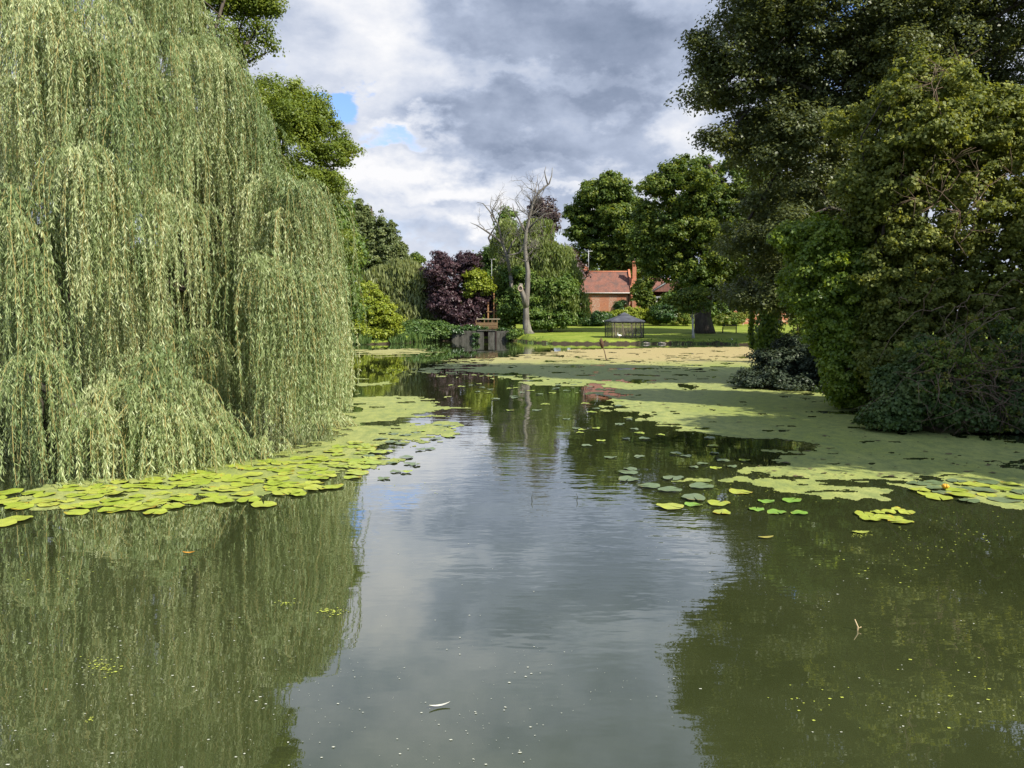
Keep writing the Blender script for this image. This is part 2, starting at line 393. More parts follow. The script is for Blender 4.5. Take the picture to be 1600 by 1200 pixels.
def build_ground():
    xs = np.concatenate([-np.geomspace(1500, 62, 14), np.arange(-60, 60.1, 0.6), np.geomspace(62, 1500, 14)])
    ys = np.concatenate([-np.geomspace(1500, 32, 12), np.arange(-30, 76, 0.7), np.arange(76, 132, 0.4), np.geomspace(134, 2500, 18)])
    X, Y = np.meshgrid(xs, ys); Z = hgt(X, Y)
    V = np.stack([X, Y, Z], -1).reshape(-1, 3); nx, ny = len(xs), len(ys)
    i = np.arange((ny-1)*(nx-1)); r = i//(nx-1); c = i % (nx-1); a = r*nx+c
    idx = np.stack([a, a+1, a+nx+1, a+nx], 1)
    def b(t):
        g = t.node('ShaderNodeNewGeometry'); sp = t.node('ShaderNodeSeparateXYZ'); t.link(g.outputs['Position'], sp.inputs[0])
        pos = g.outputs['Position']
        n1 = t.noise(pos, 0.35, 4); n2 = t.noise(pos, 3.5, 6, 0.7); n3 = t.noise(t.vmath('MULTIPLY', pos, (1, 0.35, 1)), 1.2, 4)
        grass = t.mix(t.mapr(n1, 0.35, 0.65), (0.165, 0.225, 0.024), (0.26, 0.30, 0.045))
        grass = t.mix(t.mapr(n2, 0.35, 0.7, 0, 0.6), grass, (0.11, 0.16, 0.022))
        grass = t.mix(t.mapr(n3, 0.52, 0.7, 0, 0.5), grass, (0.27, 0.32, 0.06))
        soil = t.mix(n2, (0.025, 0.020, 0.012), (0.075, 0.055, 0.034))
        edge = t.mapr(t.math('ADD', sp.outputs[2], t.math('MULTIPLY', t.math('SUBTRACT', n3, 0.5), 0.7)), 0.16, 0.30)
        # leaf litter under the trees on the near banks
        near = t.mapr(sp.outputs[1], 62, 75, 1, 0)
        col = t.mix(edge, soil, t.mix(t.math('MULTIPLY', near, 0.85), grass, (0.07, 0.065, 0.03)))
        return prin(t, col, 0.9, 0.15, bumpn(t, n2, 0.6, 0.06))
    o = quads('ground', V, mat('lawn_and_soil', b), idx=idx, smooth=True); setp(o, kind='structure'); return o
build_ground()

def build_water():
    def b(t):
        g = t.node('ShaderNodeNewGeometry'); pos = g.outputs['Position']
        sp = t.node('ShaderNodeSeparateXYZ'); t.link(pos, sp.inputs[0])
        big = t.noise(t.vmath('MULTIPLY', pos, (0.5, 0.22, 1)), 0.55, 3)
        a1 = t.noise(t.vmath('MULTIPLY', pos, (0.6, 1.4, 1)), 2.8, 2.2, 0.5)
        a2 = t.noise(t.vmath('MULTIPLY', pos, (0.8, 1.5, 1)), 7.0, 1.5, 0.5)
        a3 = t.noise(t.vmath('MULTIPLY', pos, (1, 1.2, 1)), 0.9, 2, 0.5)
        amp = t.mapr(big, 0.40, 0.62, 0.22, 1.3)
        # the open channel feels the breeze, the corners under the trees are calm
        dx = t.math('ABSOLUTE', t.math('SUBTRACT', sp.outputs[0], 0.3))
        ch = t.mapr(dx, 1.0, 4.0, 0.9, 0.30)
        far = t.mapr(sp.outputs[1], 16, 38, 1.0, 0.45)
        h = t.math('ADD', t.math('MULTIPLY', a1, 0.030), t.math('MULTIPLY', a2, 0.0075))
        h = t.math('ADD', h, t.math('MULTIPLY', a3, 0.035))
        near = t.mapr(sp.outputs[1], 4.5, 10.0, 0.36, 1.0)
        h = t.math('MULTIPLY', t.math('MULTIPLY', t.math('MULTIPLY', h, near), amp), t.math('MULTIPLY', ch, far))
        bn = t.node('ShaderNodeBump'); bn.inputs['Strength'].default_value = 1.0; bn.inputs['Distance'].default_value = 0.20; t.link(h, bn.inputs['Height'])
        n = t.noise(pos, 0.45, 5, 0.6)
        col = t.mix(t.mapr(n, 0.35, 0.68), (0.034, 0.042, 0.014), (0.046, 0.055, 0.020))
        p = t.node('ShaderNodeBsdfDiffuse'); t.link(col, p.inputs[0])
        gl = t.node('ShaderNodeBsdfGlossy'); gl.inputs['Roughness'].default_value = 0.012; gl.inputs[0].default_value = (0.97, 0.98, 1, 1); t.link(bn.outputs[0], gl.inputs['Normal'])
        lw = t.node('ShaderNodeLayerWeight'); lw.inputs[0].default_value = 0.5; t.link(bn.outputs[0], lw.inputs['Normal'])
        refl = t.math('ADD', t.math('MULTIPLY', t.math('POWER', lw.outputs['Facing'], 2.5), 0.97), 0.025)
        ms = t.node('ShaderNodeMixShader'); t.link(refl, ms.inputs[0]); t.link(p.outputs[0], ms.inputs[1]); t.link(gl.outputs[0], ms.inputs[2])
        return ms.outputs[0]
    xs = np.linspace(-45, 45, 31); ys = np.linspace(-30, 110, 41); X, Y = np.meshgrid(xs, ys)
    V = np.stack([X, Y, X*0], -1).reshape(-1, 3); nx, ny = 31, 41
    i = np.arange((ny-1)*(nx-1)); a = (i//(nx-1))*nx+i % (nx-1)
    o = quads('water', V, mat('pond_water', b), idx=np.stack([a, a+1, a+nx+1, a+nx], 1)); setp(o, kind='structure')
build_water()

# ---------------------------------------------------------------- duckweed
def wpoly(pts): return np.array([on_z(x, y)[:2] for x, y in pts])
DW = [  # (outline in the photograph turned into world metres, edge softness)
    [(620, 580), (700, 573), (735, 563), (900, 546), (1060, 543), (1200, 542), (1260, 560), (1210, 600), (1290, 622), (1345, 640), (1370, 668), (1640, 700), (1640, 752),
     (1500, 754), (1400, 750), (1310, 752), (1230, 750), (1165, 738), (1140, 730), (1215, 716), (1250, 700), (1170, 690), (1060, 672), (1000, 650), (940, 630),
     (955, 618), (880, 603), (800, 592), (700, 588)],
    [(535, 547), (640, 545), (692, 550), (640, 556), (535, 560)],
    [(535, 588), (585, 592), (612, 600), (585, 609), (535, 612)],
    [(535, 616), (640, 618), (690, 628), (702, 640), (640, 652), (535, 664)],
    [(530, 668), (700, 658), (735, 668), (690, 690), (600, 702), (530, 712)],
    [(380, 712), (520, 690), (600, 688), (570, 712), (470, 742), (330, 748)],
    [(1160, 744), (1290, 752), (1400, 770), (1370, 780), (1270, 776), (1180, 762), (1060, 750)],
    [(1425, 748), (1640, 748), (1640, 782), (1560, 784), (1480, 772), (1430, 764)],
    [(0, 775), (140, 745), (330, 725), (500, 712), (600, 720), (520, 752), (400, 770), (230, 786), (60, 800)],
    [(1380, 560), (1290, 560), (1200, 560), (1150, 600), (1290, 640), (1380, 640)],
]
BIAS = [0.0, -0.05, -0.1, 0.0, -0.10, -0.08, -0.06, -0.02, -0.04, 0]
def build_duckweed():
    rows = [9.0]
    while rows[-1] < 84:
        d = rows[-1]; rows.append(d+min(max(0.022, d*d/2000*0.65), 0.34))
    rows = np.array(rows); ncol = 1150
    u = np.linspace(-0.70, 0.70, ncol)
    D, U = np.meshgrid(rows, u, indexing='ij'); g = np.random.default_rng(3)
    X = D*U; Y = D
    P = np.stack([X, Y], -1)
    n_big = fbm(np.stack([X*0.55, Y*0.30, X*0], -1), 21, 4); n_med = fbm(np.stack([X*1.2, Y*1.5, X*0], -1), 31, 6); n_f = fbm(np.stack([X*5, Y*4.0, X*0], -1), 41, 3)
    dens = np.full(X.shape, -9.0)
    for poly, b in zip(DW, BIAS):
        w = wpoly(poly); sd = -poly_sd(P, w)
        dist = np.clip(Y/16, 0.6, 3.0)
        dd = np.clip(sd/(1.1*dist), -2.2, 1.0)*0.45*np.where(sd > 0, 1-0.62*sstep(24, 30, Y)*sstep(66, 55, Y), 1.0)+b
        dens = np.maximum(dens, dd)
    # dark streaks of open water that run through the mat
    streak = fbm(np.stack([X*0.35, Y*0.8, X*0], -1), 77, 4)
    gaps = np.where(Y < 24, fbm(np.stack([X*1.8, Y*4.0, X*0], -1), 91, 4), fbm(np.stack([X*0.9, Y*1.0, X*0], -1), 92, 4))
    val = dens+0.9*(n_med-0.5)+0.35*(n_big-0.5)+0.55*(n_f-0.5)+0.03-1.5*np.clip(streak-0.58, 0, 1)-9*np.clip(gaps-0.665, 0, 1)
    fc = (val[:-1, :-1]+val[1:, :-1]+val[:-1, 1:]+val[1:, 1:])/4
    inside = poly_sd(P[:-1, :-1], POND) < -0.02
    keep = (fc > 0) & inside
    jx = (g.random(X.shape)-.5)*0.0005*D; jy = (g.random(X.shape)-.5)*0.4*np.gradient(rows)[:, None]
    V = np.stack([X+jx, Y+jy, np.full(X.shape, 0.006)], -1).reshape(-1, 3)
    r, c = np.nonzero(keep); a = r*ncol+c
    idx = np.stack([a, a+1, a+ncol+1, a+ncol], 1)
    used, inv = np.unique(idx.ravel(), return_inverse=True); V = V[used]; idx = inv.reshape(-1, 4)
    def b(t):
        gg = t.node('ShaderNodeNewGeometry'); pos = gg.outputs['Position']; sp = t.node('ShaderNodeSeparateXYZ'); t.link(pos, sp.inputs[0])
        n1 = t.noise(t.vmath('MULTIPLY', pos, (0.6, 0.25, 1)), 0.6, 4); n2 = t.noise(t.vmath('MULTIPLY', pos, (1, 0.7, 1)), 24, 5, 0.8); n3 = t.noise(t.vmath('MULTIPLY', pos, (1, 0.6, 1)), 4.0, 5, 0.7)
        g1 = t.mix(t.mapr(n1, 0.35, 0.65), (0.275, 0.315, 0.070), (0.345, 0.37, 0.115))
        g1 = t.mix(t.mapr(n3, 0.36, 0.66, 0, 0.85), g1, (0.18, 0.225, 0.07))
        # the far end of the pond carries the reddish fern that grows among the duckweed
        red = t.math('MULTIPLY', t.mapr(t.math('ADD', sp.outputs[1], t.math('MULTIPLY', n1, 14)), 47, 62), t.mapr(sp.outputs[0], -6, 8, 0.45, 0.95))
        g2 = t.mix(red, g1, (0.40, 0.315, 0.14))
        g2 = t.mix(t.mapr(n2, 0.50, 0.66, 0, 0.7), g2, (0.10, 0.13, 0.04))
        g2 = t.mix(t.mapr(n2, 0.27, 0.40, 0.5, 0), g2, (0.47, 0.50, 0.20))
        return prin(t, g2, 0.62, 0.3, bumpn(t, n2, 0.5, 0.01))
    o = quads('duckweed', V, mat('duckweed', b), idx=idx)
    setp(o, 'mats of tiny yellow green duckweed spread over the pond with ragged dark gaps', 'duckweed', kind='stuff')
build_duckweed()
exec_parts = []

# ---------------------------------------------------------------- lily pads
def padmat(name, c, e, sp):
    def b(t):
        o = objc(t); rnd = t.node('ShaderNodeObjectInfo').outputs['Random']
        n = t.noise(o, 22, 5, 0.65); n2 = t.noise(t.vmath('ADD', o, t.scale((1, 1, 1), t.math('MULTIPLY', rnd, 30))), 7, 4)
        r = t.vmath('LENGTH', o); L = t.node('ShaderNodeVectorMath', operation='LENGTH'); t.link(o, L.inputs[0])
        col = t.mix(rnd, c, tuple(x*k for x, k in zip(c, (1.22, 1.12, 1.3))))
        col = t.mix(t.mapr(n, 0.52, 0.72, 0, 0.7), col, sp)
        rim = t.math('MULTIPLY', t.mapr(L.outputs[1], 0.11, 0.165), t.mapr(n2, 0.50, 0.64))
        col = t.mix(rim, col, e)
        so = t.node('ShaderNodeSeparateXYZ'); t.link(o, so.inputs[0]); an = t.math('ARCTAN2', so.outputs[1], so.outputs[0])
        vein = t.mapr(t.math('ABSOLUTE', t.math('SINE', t.math('MULTIPLY', an, 9.0))), 0.0, 0.18, 0.45, 0.0)
        col = t.mix(vein, col, tuple(min(1, x*1.5) for x in c))
        n4 = t.noise(t.vmath('ADD', o, t.scale((1, 1, 1), t.math('MULTIPLY', rnd, 50))), 30, 3, 0.6)
        col = t.mix(t.mapr(n4, 0.66, 0.70, 0, 0.8), col, (0.12, 0.09, 0.03))
        return prin(t, col, 0.36, 0.5, bumpn(t, n, 0.4, 0.01))
    return mat(name, b)
PM = [padmat('lily_pad_green', (0.26, 0.34, 0.035), (0.42, 0.28, 0.03), (0.36, 0.42, 0.10)),
      padmat('lily_pad_yellow', (0.31, 0.37, 0.05), (0.42, 0.25, 0.03), (0.42, 0.43, 0.15)),
      padmat('lily_pad_dull', (0.12, 0.17, 0.075), (0.20, 0.17, 0.06), (0.22, 0.27, 0.13)),
      padmat('lily_pad_fresh', (0.17, 0.32, 0.045), (0.30, 0.32, 0.05), (0.24, 0.36, 0.08))]
def pad_mesh(seed, m):
    g = np.random.default_rng(seed); mb = MB(); n = 22; vs = [(0, 0, 0.004)]
    nt = 0.07+0.08*g.random()
    for rr, f in ((0.55, 0.5), (1.0, 1.0)):
        for i in range(n+1):
            t = nt+(2*math.pi-2*nt)*i/n
            r = 0.16*rr*(1.0+0.12*math.cos(t))*(1+f*0.035*math.sin(t*3+seed)+f*0.02*g.normal())
            vs.append((r*math.cos(t)-0.0, r*0.88*math.sin(t), (0.004+0.007*math.sin(t*2+seed*1.7)+0.005*math.sin(t*5+seed))*f))
    fs = [(0, 1+i, 2+i) for i in range(n)]+[(1+i, n+2+i, n+3+i, 2+i) for i in range(n)]
    mb.add(vs, fs, True); me = mb.build('lily_pad', m); d = me.data; bpy.data.objects.remove(me); return d
PADS = {k: [pad_mesh(10*k+s, PM[k]) for s in range(3)] for k in range(4)}
pad_n = [0]
def put_pad(x, y, size, kind, label, group, seed=None):
    g = random
    o = bpy.data.objects.new('lily_pad', g.choice(PADS[kind])); COL.objects.link(o)
    pad_n[0] += 1
    o.location = (x, y, 0.009+0.0007*(pad_n[0] % 23)); o.rotation_euler = (g.gauss(0, 0.022), g.gauss(0, 0.022), g.uniform(0, 6.28))
    s = size/0.16; o.scale = (s*g.uniform(.92, 1.1), s, 1)
    setp(o, label, 'lily pad', group)
def scatter(poly, n, rmin, rmax, sep, kinds, label, group, seed):
    g = np.random.default_rng(seed); w = wpoly(poly); lo = w.min(0); hi = w.max(0); pts = []
    tries = 0
    while len(pts) < n and tries < 60000:
        tries += 1; p = lo+(hi-lo)*g.random(2)
        if poly_sd(p[None], w)[0] > 0: continue
        r = rmin+(rmax-rmin)*g.random()
        if any((p[0]-q[0])**2+(p[1]-q[1])**2 < (sep*(r+q[2]))**2 for q in pts): continue
        pts.append((p[0], p[1], r))
    for x, y, r in pts: put_pad(x, y, r, int(g.choice(kinds)), label, group)
scatter([(-30, 775), (60, 765), (220, 752), (330, 735), (470, 712), (560, 690), (600, 700), (590, 722), (555, 745), (480, 772), (430, 782), (330, 788), (250, 800), (60, 798), (-30, 808)], 142, 0.12, 0.20, 0.56, [0, 0, 0, 1, 1], 
        'yellow green round lily pad in the crowded bed along the foot of the willow', 'lily pads crowded below the weeping willow', 1)
for px, py, r, k in ((412, 790, .19, 1), (243, 801, .17, 0), (272, 793, .16, 0), (168, 798, .14, 0), (122, 802, .16, 1), (30, 812, .19, 1), (2, 820, .20, 1), (200, 789, .15, 0), (520, 762, .17, 0), (333, 783, .15, 1)):
    p = on_z(px, py); put_pad(p[0], p[1], r, k, 'lily pad floating apart on dark water in front of the crowded willow bed', 'lily pads on the near edge of the willow bed')
scatter([(560, 690), (640, 672), (705, 655), (720, 680), (660, 712), (640, 745), (570, 755)], 24, 0.10, 0.15, 0.8, [2, 2, 0], 'dull green lily pad at the channel edge right of the willow bed', 'lily pads between the willow and the open channel', 2)
scatter([(700, 600), (900, 590), (1000, 622), (930, 650), (760, 640)], 40, 0.11, 0.17, 1.1, [0, 2, 2], 'small distant lily pad afloat in mid channel before the shaded duckweed', 'lily pads scattered across mid channel', 3)
scatter([(880, 650), (1000, 655), (1130, 690), (1180, 725), (1160, 745), (1000, 745), (900, 700)], 28, 0.08, 0.13, 1.15, [2, 2, 0], 'grey green lily pad in the dark tree reflection beside the duckweed', 'lily pads in the dark reflection', 4)
scatter([(960, 735), (1060, 745), (1130, 770), (1100, 782), (1000, 772), (950, 755)], 7, 0.17, 0.2, 0.9, [2], 'large faded lily pad half sunk in the reflection', 'half sunk lily pads', 5)
for px, py, r, k in ((1045, 793, .18, 1), (1082, 789, .13, 3), (1122, 787, .17, 1), (1128, 801, .13, 1), (1155, 769, .17, 1), (1196, 784, .12, 3), (1182, 797, .11, 3), (1213, 801, .14, 3), (1237, 783, .14, 3), (1251, 803, .12, 3)):
    p = on_z(px, py); put_pad(p[0], p[1], r, k, 'bright lily pad in the short row left of the floating duckweed island', 'row of bright pads in front of the duckweed')
scatter([(1335, 800), (1370, 792), (1415, 795), (1440, 810), (1400, 820), (1350, 816)], 9, 0.09, 0.15, 0.6, [1, 1, 0], 'ragged yellow lily pad in the small island near the right edge', 'island of ragged pads at the right', 6)
scatter([(1425, 752), (1620, 752), (1620, 780), (1500, 786), (1440, 772)], 22, 0.13, 0.2, 0.7, [2, 0, 2, 1], 'lily pad lying at the front edge of the duckweed mat at far right', 'pads along the front of the duckweed mat', 7)
def small_thing(name, label, cat, px, py, build, z=0.0):
    p = on_z(px, py, z); root = thing(name, label, cat, (p[0], p[1], 0)); build(root, p); return root
def lone_mesh(o, label, cat): return setp(o, label, cat)
# yellow water lily flower
def fl_build():
    p = on_z(1477, 767); root = thing('water_lily_flower', 'small round orange yellow flower standing among the pads at far right', 'flower', (p[0], p[1], 0))
    mb = MB(); mb.tube([(p[0], p[1], -0.05), (p[0], p[1], 0.05)], 0.008, 6); mb.build('stem', M['reed'], root)
    mb = MB()
    for k in range(5):
        a = k*1.2566; c = np.array([p[0]+0.022*math.cos(a), p[1]+0.022*math.sin(a), 0.07])
        mb.tube([c+[0, 0, -0.03], c+[0.006*math.cos(a), 0.006*math.sin(a), 0], c+[0, 0, 0.03]], [0.012, 0.03, 0.01], 8)
    mb.build('petals', flat('flower_yellow', (0.72, 0.36, 0.02), 0.5), root)
fl_build()

# floating specks: seeds, foam and single fronds, nobody could count them
def build_specks():
    g = np.random.default_rng(11); V = []
    def disc(x, y, r, z=0.004, el=1.0, a=0.0):
        k = np.arange(4)*math.pi/2+a
        V.append(np.stack([x+r*el*np.cos(k), y+r*np.sin(k), np.full(4, z)], -1))
    for i in range(1500):
        py = 800+400*g.random()**0.85; px = 1600*g.random()
        if vnoise(np.array([[px/140, py/90, 0]]), 3)[0]*0.6+vnoise(np.array([[px/35, py/22, 0]]), 6)[0]*0.4 < 0.45: continue
        if 560 < px < 1000 and py < 1000 and g.random() < 0.8: continue
        if px > 850 and py > 1000 and g.random() < 0.45: continue
        p = on_z(px, py); disc(p[0], p[1], 0.0018+0.006*g.random()**3.5, el=1+g.random(), a=g.random()*3)
    quads('floating_foam_specks', np.array(V), flat('speck_white', (0.52, 0.53, 0.42), 0.6)); setp(bpy.context.scene.objects['floating_foam_specks'], 'tiny pale seeds and foam specks dotted over the near water', 'specks', kind='stuff')
    V.clear()
    cl = [(160, 1040, 22, 12, 60), (520, 957, 18, 5, 40), (445, 943, 16, 4, 25), (1440, 870, 90, 34, 70), (1250, 1090, 60, 30, 16), (1500, 830, 90, 25, 60), (140, 1125, 7, 4, 8), (1345, 835, 12, 5, 50), (620, 770, 90, 25, 40), (1180, 760, 110, 30, 120), (120, 900, 100, 25, 22), (1480, 1060, 80, 60, 22)]
    for cx, cy, sx, sy, n in cl:
        for i in range(n):
            p = on_z(cx+sx*g.normal()*0.6, cy+sy*g.normal()*0.6); disc(p[0], p[1], 0.004+0.008*g.random()**2, 0.005, 1+g.random()*.6, g.random()*3)
    o = quads('floating_fronds', np.array(V), flat('frond_green', (0.40, 0.45, 0.07), 0.5)); setp(o, 'loose yellow green duckweed fronds drifting on the near water', 'duckweed', kind='stuff')
build_specks()
def mat_debris():
    g = np.random.default_rng(31); V = []; w = wpoly(DW[0]); lo = w.min(0); hi = w.max(0)
    while len(V) < 420:
        d = 12.6+(70-12.6)*g.random()**1.8; p = np.array([d*(-0.12+0.75*g.random()), d])
        if poly_sd(p[None], w)[0] > -0.15 or poly_sd(p[None], POND)[0] > -0.3: continue
        k = np.arange(4)*math.pi/2+g.random()*3; r0 = (0.010+0.022*g.random()**2)*(1+d/45)
        V.append(np.stack([p[0]+r0*1.8*np.cos(k), p[1]+r0*np.sin(k)*1.3, 0.012+0.012*g.random(4)], -1))
    o = quads('fallen_leaves', np.array(V), flat('fallen_leaf_brown', (0.11, 0.085, 0.04), 0.8, var=0.5, sc=3)); setp(o, 'small brown leaves and bits fallen on the duckweed mat', 'leaves', kind='stuff')
mat_debris()
def float_leaf(px, py, L, W, ang, c, name, label):
    p = on_z(px, py); n = 8; mb = MB(); vs = []; ca, sa = math.cos(ang), math.sin(ang)
    for i in range(n+1):
        t = i/n; w = W*math.sin(math.pi*min(1, t*0.94+0.03))**0.8*0.5; x = (t-0.5)*L
        for s in (-1, 0, 1):
            y = s*w; vs.append((p[0]+x*ca-y*sa, p[1]+x*sa+y*ca, 0.008+0.012*(t-0.5)**2*4+(0.006 if s else 0.0)))
    fs = []
    for i in range(n):
        for s in (0, 1): a = i*3+s; fs.append((a, a+1, a+4, a+3))
    mb.add(vs, fs, True); o = mb.build(name, flat(name+'_surface', c, 0.5)); setp(o, label, 'leaf' if 'leaf' in name else 'feather')
float_leaf(687, 1105, 0.14, 0.022, 0.35, (0.50, 0.50, 0.42), 'floating_feather', 'long white feather lying on the near water at bottom centre')
float_leaf(295, 865, 0.13, 0.035, 0.1, (0.55, 0.26, 0.03), 'floating_leaf', 'narrow orange leaf afloat in the willow reflection')
float_leaf(1197, 841, 0.19, 0.07, 0.2, (0.30, 0.27, 0.06), 'floating_leaf', 'curled olive brown leaf afloat right of the open channel')
float_leaf(1345, 833, 0.2, 0.10, 0.0, (0.30, 0.34, 0.06), 'floating_leaf', 'single olive leaf below the ragged island of pads')
def stick(pts, r, name, label, cat, m):
    mb = MB(); mb.tube(pts, r, 6); o = mb.build(name, m); return setp(o, label, cat)
p = on_z(1339, 985)
mbx = MB(); mbx.tube([p+[0.0, 0, -0.06], p+[0.006, 0.0, 0.03], p+[-0.012, 0.02, 0.085]], [0.006, 0.006, 0.004], 6); mbx.tube([p+[0.005, 0, 0.015], p+[0.035, 0.0, 0.03]], [0.004, 0.003], 5)
setp(mbx.build('twig', flat('pale_twig', (0.5, 0.38, 0.2))), 'pale forked twig poking out of the dark near water', 'twig')
for px, py, dx, lab in ((899, 782, 0.03, 'bent dark reed stub in the open channel, nearer the right bank'), (833, 783, -0.02, 'thin dark reed stub in the open channel, nearer the middle')):
    p = on_z(px, py); stick([p+[0, 0, -0.1], p+[dx, 0, 0.05], p+[dx*0.4, 0, 0.10]], [0.006, 0.005, 0.003], 'reed_stub', lab, 'reed', flat('wet_reed', (0.04, 0.045, 0.03)))

# ---------------------------------------------------------------- the weeping willow
def profile(z):
    zz = [-1, 0, 3.0, 4.2, 5.2, 5.9, 6.3, 7.5, 9, 11, 13.2]; rr = [6.5, 6.5, 6.4, 6.2, 5.75, 4.7, 4.3, 4.1, 3.8, 3.0, 1.0]
    return np.interp(z, zz, rr)
def strands(tops, outs, nst, Lr, g, leaf_sp=0.0225, spread=0.9, A=(0.15, 0.65)):
    """tops (n,3); returns leaf quads, tint, stems"""
    n = len(tops); T = np.repeat(tops, nst, 0)+g.normal(size=(n*nst, 3))*np.array([0.13, 0.13, 0.09]); O = np.repeat(outs, nst, 0)
    m = len(T); a = np.arctan2(O[:, 1], O[:, 0])+g.normal(size=m)*spread; Ah = A[0]+(A[1]-A[0])*g.random(m)
    L = np.repeat(Lr, nst)*(0.45+0.65*g.random(m)); ph = g.random(m)*6.28; bt = np.repeat(g.random(n), nst)
    nl = int(np.max(L)/leaf_sp); s = (np.arange(nl)+g.random((m, nl)))*leaf_sp
    def pos(s, k):
        e = 1-np.exp(-s/0.45); x = T[k, 0]+np.cos(a[k])*Ah[k]*e+0.05*np.sin(s*1.7+ph[k])*np.minimum(s, 1)
        y = T[k, 1]+np.sin(a[k])*Ah[k]*e+0.05*np.cos(s*1.3+ph[k]*2)*np.minimum(s, 1)
        z = T[k, 2]-s+0.5*(1-np.exp(-s/0.28)); return np.stack([x, y, z], -1)
    kk = np.repeat(np.arange(m), nl).reshape(m, nl); P = pos(s, kk); ok = (s < L[:, None]) & (P[..., 2] > 0.03)
    P = P[ok]; q = len(P); tl = (0.62*bt[kk]**1.4+0.42*g.random((m, nl))**1.2)[ok]; sf = s[ok]
    ax = np.stack([g.normal(size=q)*0.42, g.normal(size=q)*0.42, -np.ones(q)], -1); ax = norm(ax)
    nr = g.normal(size=(q, 3)); Lf = 0.068+0.052*g.random(q)
    P = P+ax*Lf[:, None]*0.5
    V = leaf_quads(P, ax, nr, Lf, Lf*0.175)
    stems = [(pos(np.linspace(0, L[i], 7), np.full(7, i))) for i in range(0, m)]
    return V, tl, stems
def stem_quads(paths, w, g):
    out = []
    for p in paths:
        if p[:, 2].min() < -0.2: p = p.copy(); p[:, 2] = np.maximum(p[:, 2], 0.02)
        d = np.array([math.cos(x := g.random()*3.14), math.sin(x), 0])*w*0.5; e = np.array([-d[1], d[0], 0])
        ww = np.linspace(1, 0.4, len(p))[:, None]
        for v in (d, e):
            a = p+v*ww; b = p-v*ww
            out.append(np.stack([a[:-1], b[:-1], b[1:], a[1:]], 1))
    return np.concatenate(out)
